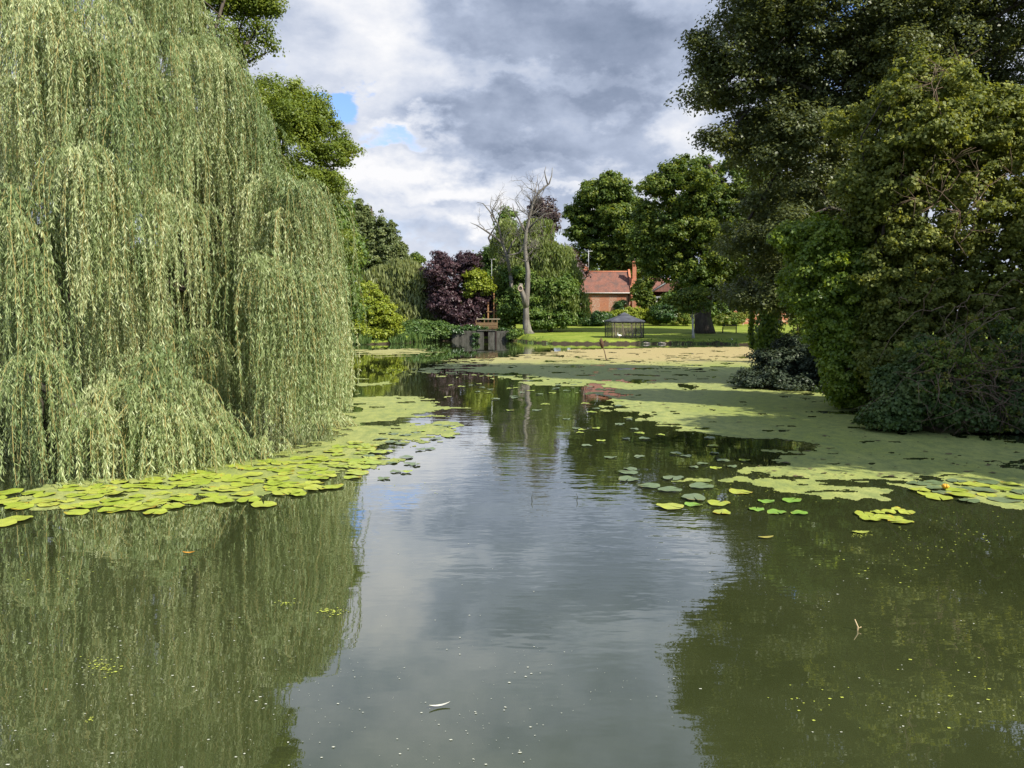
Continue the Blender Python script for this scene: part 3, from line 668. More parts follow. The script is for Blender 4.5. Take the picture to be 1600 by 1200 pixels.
def build_willow():
    g = np.random.default_rng(42); cx, cy = -11.0, 20.2; z0 = gz(cx, cy)
    root = thing('weeping_willow', 'huge weeping willow trailing pale green strands into the water at left', 'tree', (cx, cy, z0))
    cam_a = math.atan2(-cy, -cx)
    tops = []; outs = []; Ls = []; idx = 0
    def add(th, z, r, L):
        x, y = cx+r*math.cos(th), cy+r*math.sin(th)
        if y > 1 and 800+F*x/y > 515: r -= 0.45+0.5*min(1, (800+F*x/y-515)/50); x, y = cx+r*math.cos(th), cy+r*math.sin(th)
        if y > 1 and z < 5.6 and y < cy+2 and r > 4.7:
            px = 800+F*x/y
            if (170 < px < 228 and z > 1.8 and g.random() < 0.9) or (335 < px < 398 and z < 4.8 and g.random() < 0.92) or (50 < px < 80 and g.random() < 0.85) or (268 < px < 290 and z < 4.5 and g.random() < 0.8) or (478 < px < 494 and z < 4.2 and g.random() < 0.8): return
        tops.append((cx+r*math.cos(th), cy+r*math.sin(th), z)); outs.append((math.cos(th), math.sin(th), 0)); Ls.append(L)
    def theta():
        if g.random() < 0.86: return cam_a+(g.random()-0.5)*2*1.9
        return g.random()*6.283
    # outer skirt, hung in bunches so that dark gaps stay between them
    cols = [cam_a+(i+0.5*g.random())*0.142 for i in range(-14, 15)]
    for th0 in cols:
        top = 5.4+0.45*g.normal()
        rj = 0.35*g.normal()
        for lvl in (0, -1.3, -2.6, -3.8):
            z = top+lvl+0.35*g.normal(); th = th0+0.05*g.normal(); add(th, max(0.9, z), profile(z)-0.45+rj+0.2*g.normal(), 2.2+1.6*g.random())
    for i in range(80):     # inner curtain
        th = theta(); z = 2.0+5.5*g.random(); add(th, z, profile(z)-1.3-0.8*g.random(), 2.6+1.6*g.random())
    for i in range(125):     # upper crown
        th = theta(); z = 6.2+6.8*g.random()**1.1; add(th, z, profile(z)-0.35+0.42*g.normal(), 2.0+1.9*g.random())
    for i in range(70):    # low inner strands that trail right into the water
        th = theta(); z = 0.9+1.5*g.random(); add(th, z, 3.2+2.6*g.random(), 2.6)
    for i in range(34):    # dim inner strands behind the open gaps of the skirt
        px = (345+60*g.random()) if i % 2 else (165+70*g.random()); Y = 17.2+2.6*g.random(); p = at(px, 560, Y); dx, dy = p[0]-cx, p[1]-cy
        add(math.atan2(dy, dx), 1.2+3.2*g.random(), min(4.6, math.hypot(dx, dy)), 3.0)
    for i in range(50):
        th = theta(); z = 3+4*g.random(); add(th, z, 2.0+2.0*g.random(), 3.4)
    for i in range(50):
        th = theta(); z = 6.5+5*g.random(); add(th, z, profile(z)-1.3, 2.5+1.2*g.random())
    # prominent fountains read off the photograph
    for px, py, Y, n in ((130, 245, 13.6, 4), (225, 140, 15.5, 3), (430, 295, 17.2, 4), (470, 305, 18.2, 4), (482, 330, 18.8, 3), (430, 410, 15.9, 4), (60, 130, 14.5, 3), (330, 90, 18, 4), (370, 120, 18.6, 3), (395, 175, 19, 3), (30, 420, 12.6, 3), (250, 560, 13.8, 3), (210, 590, 13.4, 2), (310, 640, 14.2, 2), (505, 420, 19.3, 2), (20, 300, 13.4, 3), (90, 560, 12.6, 3), (400, 240, 18.8, 3), (200, 620, 13.2, 3), (240, 650, 13.2, 3), (280, 670, 13.4, 3), (320, 680, 13.7, 3), (350, 690, 14.2, 3), (180, 600, 13.4, 3), (260, 610, 14, 3), (310, 650, 14.2, 3), (140, 650, 12.6, 3), (390, 690, 15.0, 2), (415, 412, 15.3, 3), (440, 418, 15.6, 3), (462, 430, 16.0, 3), (470, 445, 16.2, 3), (425, 440, 15.2, 3), (400, 292, 17.4, 4), (420, 288, 17.5, 4), (450, 290, 17.8, 4), (460, 294, 18.2, 4), (474, 304, 18.6, 4), (484, 322, 19.0, 4), (492, 350, 19.3, 3), (500, 385, 19.5, 3), (440, 330, 17.2, 3), (475, 340, 18, 3), (110, 250, 13.4, 4), (150, 255, 13.5, 4), (20, 330, 12.9, 4), (230, 300, 14.6, 3), (350, 120, 18.4, 3), (120, 60, 14.6, 4), (160, 100, 14.4, 4), (190, 60, 15.2, 4), (150, 20, 14.8, 4), (200, 170, 14.8, 3), (90, 20, 14.4, 3), (240, 60, 15.6, 3), (170, 180, 14.0, 3), (60, 60, 14.2, 3), (500, 650, 18.6, 3), (525, 656, 18.9, 2)):
        p = at(px, py, Y); th = math.atan2(p[1]-cy, p[0]-cx)
        for q in range((n+1)//2):
            tops.append(tuple(p+g.normal(size=3)*np.array([.15, .15, .1]))); outs.append((math.cos(th), math.sin(th), 0)); Ls.append(2.4+1.2*g.random())
    tops = np.array(tops); outs = np.array(outs); Ls = np.array(Ls)
    V, tl, st = strands(tops, outs, 21, Ls, g, spread=1.0, A=(0.15, 0.85))
    # low sprawling branch that dips into the water
    quads('crown', V, M['willow'], root, tl)
    sel = [s for i, s in enumerate(st) if i % 2 == 0]
    quads('hanging_twigs', stem_quads(sel, 0.012, g), M['willow_twig'], root)
    tg = [tops[i] for i in g.choice(len(tops), 46, replace=False)]
    tg = [t+np.array([(cx-t[0])*0.24, (cy-t[1])*0.24, -0.2]) for t in tg]
    make_trunk(root, (cx, cy, z0), (cx-0.3, cy+0.3, 9.5), 0.55, 0.18, tg, M['bark'], 4)
    print('willow leaves', len(V))
build_willow()

# ---------------------------------------------------------------- trees from blobs
def B(px, py, Y, rx, ry, dep=None):
    c = at(px, py, Y); return (c, (rx/F*Y, dep if dep else (rx+ry)*0.5/F*Y, ry/F*Y))
def lobes(blobs, seed, sub):
    if not sub: return blobs
    g = np.random.default_rng(seed+900); out = []
    for c, r in blobs:
        c = np.asarray(c, float); r = np.asarray(r, float); out.append((c, r*0.80))
        for i in range(sub):
            u = norm(g.normal(size=3)); u[2] = u[2]*0.8+0.1; k = 0.26+0.24*g.random(); out.append((c+u*r*(1.0-k*0.55), r*k*np.array([1.15, 1.15, 0.8])))
    return out
def tree(name, label, base_px, Y, blobs, m, n_clump, clump_r, n_leaf, leaf, trunk_r, bark='bark', group=None, cat='tree', seed=0, top=None, nl=9, lean=0.02, sub=7, **kw):
    limb = kw.pop('limb', 0.55); x = (base_px-800)/F*Y; z = gz(x, Y); root = thing(name, label, cat, (x, Y, z), group)
    V, tl, P = crown_quads(lobes(blobs, seed, sub), n_clump, clump_r, n_leaf, leaf, seed, zmin=kw.pop('zmin', z+0.1), **kw)
    quads('crown', V, M[m], root, tl)
    if trunk_r:
        g = np.random.default_rng(seed); hi = max(c[2]+r[2]*0.35 for c, r in blobs); cxm = np.mean([c[0] for c, r in blobs]); cym = np.mean([c[1] for c, r in blobs])
        tp = top if top is not None else (x+(cxm-x)*0.6, Y+(cym-Y)*0.6, hi)
        sel = [c for c, r in blobs]+[P[i] for i in g.choice(len(P), min(nl, len(P)), replace=False)]
        sel = [t for t in sel if t[2] > z+(hi-z)*0.2]; ctr = np.array([cxm, cym, hi*0.6]); sel = [ctr+(t-ctr)*0.86 for t in sel]
        make_trunk(root, (x, Y, z), tp, trunk_r, trunk_r*0.3, sel, M[bark], seed, lean=lean, limb=limb)
    return root

# left, behind the willow
tree('bank_shrub', 'dark leafy undergrowth on the bank seen through the willow strands', 150, 24,
     [(np.array([-16.0, 25, 1.6]), (3.2, 1.6, 1.9)), (np.array([-12.2, 26.5, 1.5]), (2.4, 1.4, 1.8)), (np.array([-20.5, 23.5, 1.8]), (3.2, 1.6, 2.2)), (np.array([-14, 27, 3.2]), (3.0, 1.4, 1.8)), (np.array([-19, 26, 4.5]), (3.2, 1.6, 2.5)), (np.array([-12.3, 24, 0.9]), (1.2, 1.2, 0.9)), (np.array([-12.2, 28.5, 2.6]), (2.2, 1.6, 2.6)), (np.array([-11.6, 25.5, 1.6]), (1.5, 1.4, 1.7)), (np.array([-13, 33, 3]), (2.5, 2, 3))], 'maple', 2400, 0.42, 40, 0.17, 0.1, cat='shrub', seed=70, gap=0.22)
tree('ash_tree', 'tall thin leaved ash rising behind the willow top at upper left', 300, 27,
     [B(330, 20, 27, 70, 90), B(385, -10, 27, 50, 40), B(395, 62, 27, 28, 26), B(360, 90, 27, 30, 30), B(270, -60, 27, 110, 90), B(415, 10, 27, 22, 14)], 'ash', 1500, 0.34, 50, 0.09, 0.2, seed=1, gap=0.40, limb=0.3)
tree('ash_tree', 'round crowned bright green ash to the right of the willow shoulder', 430, 42,
     [B(440, 250, 42, 90, 110), B(470, 175, 42, 48, 50), B(520, 235, 42, 34, 34), B(410, 150, 42, 45, 40), B(500, 300, 42, 45, 40), B(395, 330, 42, 100, 90), B(470, 380, 42, 80, 60)], 'ash', 3600, 0.42, 60, 0.125, 0.3, seed=2, rough=0.5, gap=0.40, limb=0.3)
tree('sycamore_tree', 'dark dense sycamore wedged beside the right edge of the willow', 500, 58,
     [B(520, 350, 58, 34, 42), B(530, 400, 58, 30, 50), B(480, 400, 58, 60, 80), B(505, 470, 58, 50, 60)], 'mid', 800, 0.8, 55, 0.24, 0.35, seed=3, gap=0.3)
tree('poplar_tree', 'grey green tree of upright plumes beyond the small willow', 580, 118,
     [B(560, 350, 118, 20, 36), B(548, 385, 118, 30, 40), B(598, 365, 118, 6, 30), B(611, 370, 118, 5, 28), B(585, 368, 118, 7, 28), B(575, 345, 118, 6, 24), B(622, 385, 118, 5, 22), B(604, 400, 118, 30, 26), B(632, 398, 118, 6, 18), B(575, 400, 118, 30, 36), B(618, 410, 118, 26, 16), B(545, 335, 118, 6, 22), B(560, 330, 118, 6, 20), B(590, 385, 118, 16, 20)], 'grey', 2600, 0.55, 30, 0.34, 0.4, seed=4, gap=0.40, rough=0.4, sub=0)
tree('field_tree', 'small round tree far off just left of the purple tree', 647, 165,
     [B(647, 405, 165, 13, 12), B(635, 415, 165, 16, 14)], 'lime', 220, 0.9, 40, 0.5, 0.3, seed=5)
# small weeping willow on the far bank: drooping leaves
def weeping(name, label, px, Y, blobs, m, n, leaf, seed, trunk_r=0.25, L=2.6):
    g = np.random.default_rng(seed); x = (px-800)/F*Y; z = gz(x, Y); root = thing(name, label, 'tree', (x, Y, z))
    w = np.array([r[0]*r[2] for c, r in blobs]); w /= w.sum(); k = g.choice(len(blobs), n, p=w); C = np.array([b[0] for b in blobs])[k]; RR = np.array([b[1] for b in blobs])[k]
    u = norm(g.normal(size=(n, 3))); u[:, 2] = np.abs(u[:, 2])*0.9; u = norm(u); P = C+u*RR*(0.8+0.22*g.random((n, 1)))
    P += (fbm(P*0.5, seed, 3)-0.5)[:, None]*2.0*u
    ns = 26; s = g.random((n, ns))*L*(0.5+0.7*g.random((n, 1))); o = np.stack([g.normal(size=(n, ns))*0.22+u[:, None, 0]*0.5*(1-np.exp(-s)), g.normal(size=(n, ns))*0.22+u[:, None, 1]*0.5*(1-np.exp(-s)), -s+0.3*(1-np.exp(-s*3))], -1)
    Q = (P[:, None]+o).reshape(-1, 3); tint = (0.5*np.repeat(g.random(n), ns)+0.5*g.random(n*ns)); ok = Q[:, 2] > z*0+0.15; Q = Q[ok]; tint = tint[ok]; q = len(Q)
    ax = norm(np.stack([g.normal(size=q)*0.3, g.normal(size=q)*0.3, -np.ones(q)], -1)); Lf = leaf*(0.7+0.6*g.random(q))
    quads('crown', leaf_quads(Q, ax, g.normal(size=(q, 3)), Lf, Lf*0.3), M[m], root, tint)
    make_trunk(root, (x, Y, z), (x, Y, max(c[2] for c, r in blobs)), trunk_r, trunk_r*0.4, [c for c, r in blobs]+[P[i] for i in range(8)], M['bark'], seed)
    return root
weeping('small_willow', 'small olive weeping willow on the far bank left of the purple tree', 628, 104,
        [B(600, 440, 104, 34, 26), B(632, 425, 104, 34, 18), B(655, 450, 104, 26, 30), B(590, 475, 104, 30, 30), B(640, 480, 104, 45, 30), B(680, 490, 104, 26, 24)], 'weep', 1500, 0.75, 6, L=3.0)
tree('yellow_shrub', 'rounded yellow green shrub overhanging the water beside the willow', 580, 85,
     [B(572, 462, 85, 32, 28), B(590, 480, 85, 22, 18), B(580, 505, 85, 42, 34), B(560, 490, 85, 40, 40), B(605, 500, 85, 20, 22), B(595, 522, 85, 28, 16), B(545, 510, 85, 40, 30)], 'yellowbush', 1900, 0.42, 34, 0.24, 0.12, cat='shrub', seed=7, gap=0.30, zmin=0.06)
tree('purple_plum_tree', 'dark purple leaved plum tree on the far bank', 712, 101,
     [B(705, 430, 101, 36, 34), B(735, 410, 101, 22, 24), B(690, 460, 101, 26, 34), B(720, 480, 101, 38, 34), B(750, 470, 101, 24, 24), B(735, 503, 101, 22, 16), B(690, 405, 101, 14, 16), B(765, 480, 101, 14, 18), B(715, 505, 100, 26, 16)], 'purple', 2900, 0.42, 32, 0.23, 0.3, seed=8, gap=0.36, rough=0.5)
tree('golden_tree', 'small yellow leaved tree between the purple tree and the dead trunk', 748, 103,
     [B(742, 435, 99.5, 20, 20), B(755, 445, 99.5, 16, 18), B(735, 452, 99.5, 12, 16)], 'yellowbush', 260, 0.5, 34, 0.28, 0.12, seed=9)
tree('broadleaf_tree', 'mid green tree rising behind the golden tree', 765, 116,
     [B(765, 405, 116, 28, 20), B(790, 395, 116, 28, 44), B(745, 420, 116, 26, 26), B(770, 440, 116, 40, 30), B(795, 345, 116, 12, 24)], 'mid', 800, 0.8, 36, 0.36, 0.3, seed=10, gap=0.34)
tree('copper_beech', 'dark copper beech crown showing above and behind the dead tree', 852, 124,
     [B(850, 350, 124, 26, 38), B(850, 320, 124, 18, 14), B(880, 420, 124, 34, 45), B(885, 470, 124, 22, 28), B(838, 400, 124, 40, 50), B(894, 445, 124, 10, 20)], 'copper', 1300, 0.75, 36, 0.36, 0.4, seed=11, gap=0.34)
weeping('weeping_pear', 'grey green drooping tree close behind the dead trunk', 858, 103,
        [B(860, 400, 103, 34, 26), B(830, 380, 103, 24, 26), B(880, 430, 103, 24, 30), B(850, 450, 103, 50, 40), B(800, 430, 103, 22, 40), B(790, 380, 103, 16, 40), B(840, 350, 103, 20, 10), B(905, 470, 101, 12, 20), B(875, 465, 100, 20, 26)], 'fresh', 1300, 0.5, 12, L=2.6)
tree('laurel_tree', 'fresh green bushy tree whose crown reaches the lawn behind the dead trunk', 862, 100.5,
     [B(860, 465, 100.5, 42, 34), B(800, 470, 100.5, 32, 34), B(885, 450, 100.5, 22, 28), B(870, 490, 100.5, 30, 16), B(825, 490, 100.5, 40, 20), B(790, 498, 100.5, 22, 16), B(845, 503, 99.5, 24, 12), B(880, 498, 100, 22, 14), B(805, 440, 100.5, 24, 30), B(775, 505, 100, 16, 10)], 'mid', 2300, 0.55, 38, 0.30, 0.2, seed=13, gap=0.32)
# big limes behind the lawn
tree('lime_tree', 'broad lime tree standing behind the brick cottage', 960, 142,
     [B(955, 320, 142, 48, 44), B(925, 355, 142, 36, 34), B(975, 360, 142, 50, 50), B(930, 400, 142, 45, 30), B(1000, 400, 142, 60, 40), B(905, 335, 142, 20, 20), B(950, 290, 142, 26, 20), B(1010, 350, 142, 36, 40), B(985, 325, 142, 22, 24)], 'lime', 3600, 0.85, 38, 0.48, 0.6, seed=14, gap=0.44, rough=0.5)
tree('big_lime_tree', 'great spreading lime with a thick dark trunk on the lawn', 1101, 97,
     [B(1080, 300, 97, 70, 52), B(1040, 350, 97, 46, 56), B(1120, 330, 97, 70, 70), B(1075, 270, 97, 40, 28), B(1035, 400, 97, 40, 30), B(1100, 420, 97, 70, 50), B(1012, 440, 97, 16, 12), B(1160, 400, 97, 60, 70), B(1030, 285, 97, 26, 22), B(1120, 440, 97, 60, 20), B(1018, 390, 97, 30, 40), B(1150, 455, 97, 50, 18), B(1170, 290, 97, 40, 40), B(1150, 255, 97, 26, 22), B(1210, 340, 97, 40, 60), B(1008, 335, 97, 16, 26), B(1180, 330, 97, 50, 60)],
     'lime', 6000, 0.70, 44, 0.34, 0.9, bark='bark_dark', seed=15, gap=0.44, rough=0.5)
tree('young_pale_tree', 'slim young tree with a pale straight stem at the lawn edge', 1083, 87.2,
     [B(1080, 462, 87.2, 24, 18), B(1062, 470, 87.2, 20, 16), B(1095, 475, 87.2, 16, 14), B(1070, 482, 87.2, 24, 8)], 'lime', 260, 0.45, 34, 0.24, 0.13, bark='bark_white', seed=16, lean=0.0)

# ---------------------------------------------------------------- dead tree
def build_dead():
    Y = 97.0; b = at(825, 521, Y); z = gz(b[0], Y); root = thing('dead_tree', 'bare silvery dead tree with a forked twisted top beside the water', 'tree', (b[0], Y, z))
    mb = MB(); g = np.random.default_rng(50)
    def pl(pts, r, sides=9): mb.tube([at(x, y, Y+dy) for x, y, dy in pts], r, sides)
    pl([(825, 524, 0), (824, 517, 0), (822, 500, 0), (822, 480, 0), (824, 450, .1), (825, 425, .1), (822, 405, .1), (820, 385, 0), (822, 365, 0), (827, 340, 0), (832, 320, 0), (840, 303, 0), (850, 293, 0), (858, 287, 0), (862, 275, 0), (863, 262, 0)],
       [.95, .56, .40, .34, .33, .30, .27, .24, .21, .18, .16, .14, .12, .09, .06, .03], 12)
    pl([(822, 480, 0), (818, 462, -.3), (813, 450, -.4), (814, 443, -.4)], [.38, .33, .28, .22])
    pl([(828, 335, 0), (834, 312, .1), (837, 298, .1), (838, 285, 0)], [.16, .10, .06, .03], 6)
    pl([(856, 289, 0), (852, 275, 0), (851, 268, .1), (853, 260, .1)], [.10, .07, .05, .02], 6)
    pl([(820, 382, 0), (812, 395, .2), (800, 398, .3), (790, 400, .3)], [.16, .12, .09, .04], 6)
    pl([(823, 365, 0), (812, 345, .3), (803, 330, .4), (801, 318, .4)], [.14, .1, .07, .03], 6)
    pl([(824, 360, 0), (838, 345, -.2), (850, 335, -.3), (862, 332, -.3)], [.14, .1, .06, .03], 6)
    def twigs(p, d, L, r, dep):
        d = norm(np.asarray(d)); e = [np.asarray(p)]; dd = d
        for i in range(4): dd = norm(dd+g.normal(size=3)*0.25+np.array([0, 0, 0.05])); e.append(e[-1]+dd*L/4)
        mb.tube(e, np.linspace(r, r*0.35, 5), 5)
        if dep:
            for i in range(3): twigs(e[1+g.integers(0, 4)], dd+g.normal(size=3)*0.8, L*0.6, r*0.5, dep-1)
    for (x, y), n in (((823, 365), 10), ((828, 338), 10), ((821, 390), 8), ((824, 410), 5), ((834, 318), 6), ((840, 303), 3)):
        p = at(x, y, Y)
        for i in range(n): twigs(p, (g.normal(), g.normal()*0.5, 0.5+0.3*g.random()), 1.6+1.4*g.random(), 0.05, 2)
    mb.build('trunk', M['deadwood'], root)
    rb = MB(); c = at(813, 451, Y-0.65)
    ring = [c+np.array([0.26*math.cos(t), -0.04, 0.30*math.sin(t)]) for t in np.linspace(0, 2*math.pi, 13)]
    rb.tube(ring, 0.10, 7, cap=False); rb.build('knot_hole', flat('pale_callus', (0.34, 0.27, 0.20), 0.9), root)
    # second dead stem at left
    Y2 = 101.0; b2 = at(795, 512, Y2); z2 = gz(b2[0], Y2); r2 = thing('leaning_dead_tree', 'lower leaning dead stem with bare grey branches left of the tall dead tree', 'tree', (b2[0], Y2, z2))
    mb = MB()
    def pl2(pts, r, sides=7): mb.tube([at(x, y, Y2-2.2+dy) for x, y, dy in pts], r, sides)
    mb.tube([(b2[0], Y2, z2-.2), at(800, 470, Y2-1), at(798, 430, Y2-2.2)], [.4, .3, .25], 8)
    pl2([(798, 430, 0), (792, 400, 0), (785, 380, 0), (770, 368, 0), (758, 360, 0), (745, 352, 0), (735, 348, 0)], [.25, .2, .17, .13, .1, .06, .02])
    pl2([(792, 400, 0), (800, 380, .2), (806, 372, .2)], [.14, .1, .05])
    pl2([(785, 380, 0), (778, 350, 0), (765, 330, 0), (755, 318, 0), (745, 316, 0)], [.16, .12, .08, .05, .02])
    pl2([(778, 350, 0), (782, 330, .2), (783, 310, .2)], [.1, .06, .02])
    pl2([(772, 340, 0), (766, 322, .2), (768, 308, .2)], [.1, .05, .02])
    for (x, y), n in (((758, 360), 2), ((768, 332), 4), ((785, 385), 5), ((795, 410), 4), ((782, 335), 3)):
        for i in range(n): twigs(at(x, y, Y2-2.2), (g.normal(), g.normal()*.4, 0.6), 1.3+g.random(), 0.05, 2)
    mb.build('trunk', M['deadwood'], r2)
build_dead()

# ---------------------------------------------------------------- right bank
def big_tree_right():
    Y = 31
    tree('sycamore_tree', 'towering dark sycamore overhanging the right bank behind the creepers', 1420, Y+1,
     [B(1230, 60, Y, 110, 120, 3.4), B(1140, 130, Y, 60, 50, 2.4), B(1190, 215, Y, 80, 80, 2.6), B(1340, 20, Y, 180, 120, 4), B(1500, 20, Y, 170, 150, 4), B(1260, 260, Y, 110, 110, 3), B(1230, 370, Y, 80, 90, 2.6), B(1210, 440, Y, 70, 50, 2.2),
      B(1380, 200, Y+1, 130, 130, 3), B(1540, 240, Y+1, 130, 160, 3.5), B(1300, -140, Y, 200, 140, 4), B(1520, -150, Y, 250, 150, 4.5), B(1095, 70, Y-.5, 16, 22, 0.7), B(1085, 150, Y-.5, 24, 22, 0.9), B(1120, 215, Y-.5, 22, 16, .8), B(1320, 420, Y+1, 100, 110, 2.5), B(1660, 60, Y, 160, 260, 4), B(1110, 100, Y-.3, 24, 40, 0.9), B(1175, 462, Y, 52, 22, 1.6), B(1235, 470, Y, 40, 26, 1.6), B(1150, 380, Y, 30, 50, 1.6), B(1320, 120, Y, 120, 90, 3), B(1420, 60, Y, 120, 100, 3)],
     'maple', 8200, 0.48, 72, 0.125, 0.55, bark='bark_dark', seed=20, gap=0.33, shell=0.45, nl=24, up=0.8, limb=0.26)
big_tree_right()
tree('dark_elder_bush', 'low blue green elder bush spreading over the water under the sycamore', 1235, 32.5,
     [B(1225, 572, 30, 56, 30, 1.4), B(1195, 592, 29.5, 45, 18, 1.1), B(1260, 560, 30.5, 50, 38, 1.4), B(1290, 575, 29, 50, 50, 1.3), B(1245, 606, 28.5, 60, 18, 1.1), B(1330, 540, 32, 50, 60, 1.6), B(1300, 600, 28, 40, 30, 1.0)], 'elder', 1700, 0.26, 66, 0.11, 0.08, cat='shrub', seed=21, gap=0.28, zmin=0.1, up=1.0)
def column(name, label, pts, Y, m, n, leaf, seed, r=0.16, cat='plant'):
    """hanging or climbing vine: leaves hugging a stem"""
    g = np.random.default_rng(seed); pp = [at(x, y, Y) for x, y in pts]; root = thing(name, label, cat, pp[-1] if pp[-1][2] < pp[0][2] else pp[0])
    mb = MB(); mb.tube(pp, 0.04 if r < 0.3 else 0.22, 8); mb.build('stem', M['bark_dark'], root)
    pp = np.array(pp); t = g.random(n)*(len(pp)-1); i = np.minimum(t.astype(int), len(pp)-2); P = pp[i]+(pp[i+1]-pp[i])*(t-i)[:, None]
    o = norm(g.normal(size=(n, 3))*np.array([1, 1, 0.4])); P = P+o*r*(0.5+0.7*g.random((n, 1))*(0.5+fbm(P*2.5, seed, 2))[:, None]*1.2)
    P = P[P[:, 2] > 0.02]; o = o[:len(P)]; q = len(P); L = leaf*(0.6+0.8*g.random(q))
    ax = np.stack([g.normal(size=q)*.5, g.normal(size=q)*.5, -np.ones(q)], -1); nr = o+0.5*g.normal(size=(q, 3))+np.array([0, 0, .3]); ax = ax-norm(nr)*(ax*norm(nr)).sum(-1, keepdims=True)
    quads('leaves', leaf_quads(P, ax, nr, L, L*0.8), M[m], root, g.random(q)); return root
column('ivy_clad_trunk', 'tree trunk wrapped in ivy standing in the gap left of the creeper wall', [(1202, 430), (1202, 480), (1200, 520), (1198, 548)], 36, 'ivy', 5200, 0.14, 22, 0.48, 'tree')
column('hanging_vine', 'single thin vine hanging down to the water left of the ivy clad trunk', [(1178, 450), (1175, 490), (1173, 520), (1176, 545)], 33, 'ivy', 700, 0.11, 23, 0.11)
tree('hazel_sapling', 'sunlit sapling behind the ivy clad trunk', 1245, 46, [B(1245, 500, 46, 16, 20), B(1238, 530, 46, 20, 16), B(1262, 520, 46, 18, 20), B(1240, 425, 46, 12, 24), B(1250, 470, 46, 12, 20)], 'sprig', 170, 0.35, 26, 0.17, 0.05, cat='sapling', seed=24)

def creeper_wall(name, label, blobs, m, n_clump, cr, nl, leaf, seed, Ybase, pxb, gap=0.22, vert=True, **kw):
    x = (pxb-800)/F*Ybase; root = thing(name, label, 'climber' if vert else 'bush', (x, Ybase, max(0.0, gz(x, Ybase))))
    V, tl, P = crown_quads(lobes(blobs, seed, kw.pop('sub', 4)), n_clump, cr, nl, leaf, seed, gap=gap, wl=0.85, up=0.35, zmin=0.05, **kw)
    quads('foliage', V, M[m], root, tl); return root, P
ivyroot, ivyP = creeper_wall('ivy_wall', 'tall curtain of green ivy hanging to the water in front of the sycamore',
    [B(1280, 380, 22.5, 56, 50, 1.1), B(1262, 430, 22.5, 38, 80, .9), B(1300, 470, 22.5, 52, 110, 1.1), B(1315, 570, 22.2, 36, 72, .9), B(1335, 500, 22.5, 46, 140, 1.1), B(1350, 400, 23, 50, 80, 1.2), B(1330, 610, 22.3, 30, 34, .7)],
    'ivy', 2600, 0.20, 44, 0.088, 25, 23.5, 1320, shell=0.8, rough=0.3)
mb = MB(); g0 = np.random.default_rng(3)
for i in range(30):
    a = ivyP[g0.integers(len(ivyP))]; b = (max(a[0], 10.0)+0.2*g0.random(), 23.6, 0.0)
    if a[0] < 9.3: continue
    mb.tube(limb_path(b, a, g0, 0.1), np.linspace(0.06, 0.012, 7), 5)
mb.build('stems', M['bark_dark'], ivyroot)
crroot, crP = creeper_wall('creeper_thicket', 'high thicket of glossy creeper with a sunlit top at far right',
    [B(1430, 150, 22, 70, 60, 1.4), B(1440, 220, 21.8, 100, 80, 1.6), B(1540, 200, 22, 110, 70, 1.8), B(1390, 290, 21.6, 70, 80, 1.3), B(1500, 330, 21.5, 130, 100, 1.5), B(1600, 260, 22, 100, 120, 1.8), B(1410, 430, 21.3, 80, 90, 1.2), B(1540, 450, 21.4, 120, 100, 1.4),
     B(1380, 540, 21, 60, 90, 1.0), B(1460, 560, 21, 100, 100, 1.2), B(1600, 560, 21, 120, 120, 1.4), B(1350, 330, 22, 40, 60, 1), B(1440, 110, 22, 16, 40, .5), B(1330, 190, 23.5, 50, 26, 1.2), B(1480, 140, 22.3, 26, 50, .6), B(1680, 400, 21.4, 100, 200, 1.5)],
    'creeper', 5600, 0.22, 42, 0.095, 26, 22.5, 1480, shell=0.62, rough=0.55, gap=0.36)
mb = MB()
for i in range(60):
    a = crP[g0.integers(len(crP))]; b = (a[0]+0.8*g0.normal(), 22.8+0.3*g0.random(), 0.4); pth = limb_path(b, a, g0, 0.1); mb.tube(pth, np.linspace(0.07, 0.012, 7), 5)
mb.build('stems', M['bark_dark'], crroot)
buroot, buP = creeper_wall('bramble_bush', 'low rounded green bramble bush dipping into the duckweed at right',
    [B(1440, 610, 18, 62, 56, 0.9), B(1400, 640, 17.9, 46, 34, .7), B(1480, 640, 17.8, 60, 36, .7), B(1375, 655, 17.9, 24, 18, .5), B(1450, 560, 18.6, 50, 40, .8), B(1520, 600, 18.2, 50, 50, .7), B(1600, 660, 17.6, 40, 22, .5), B(1560, 640, 18.0, 60, 50, .7), B(1640, 620, 17.8, 60, 70, .7), B(1540, 675, 17.5, 40, 12, .4)],
    'bush', 2300, 0.17, 44, 0.082, 27, 18.8, 1440, vert=False, shell=0.75, rough=0.3)
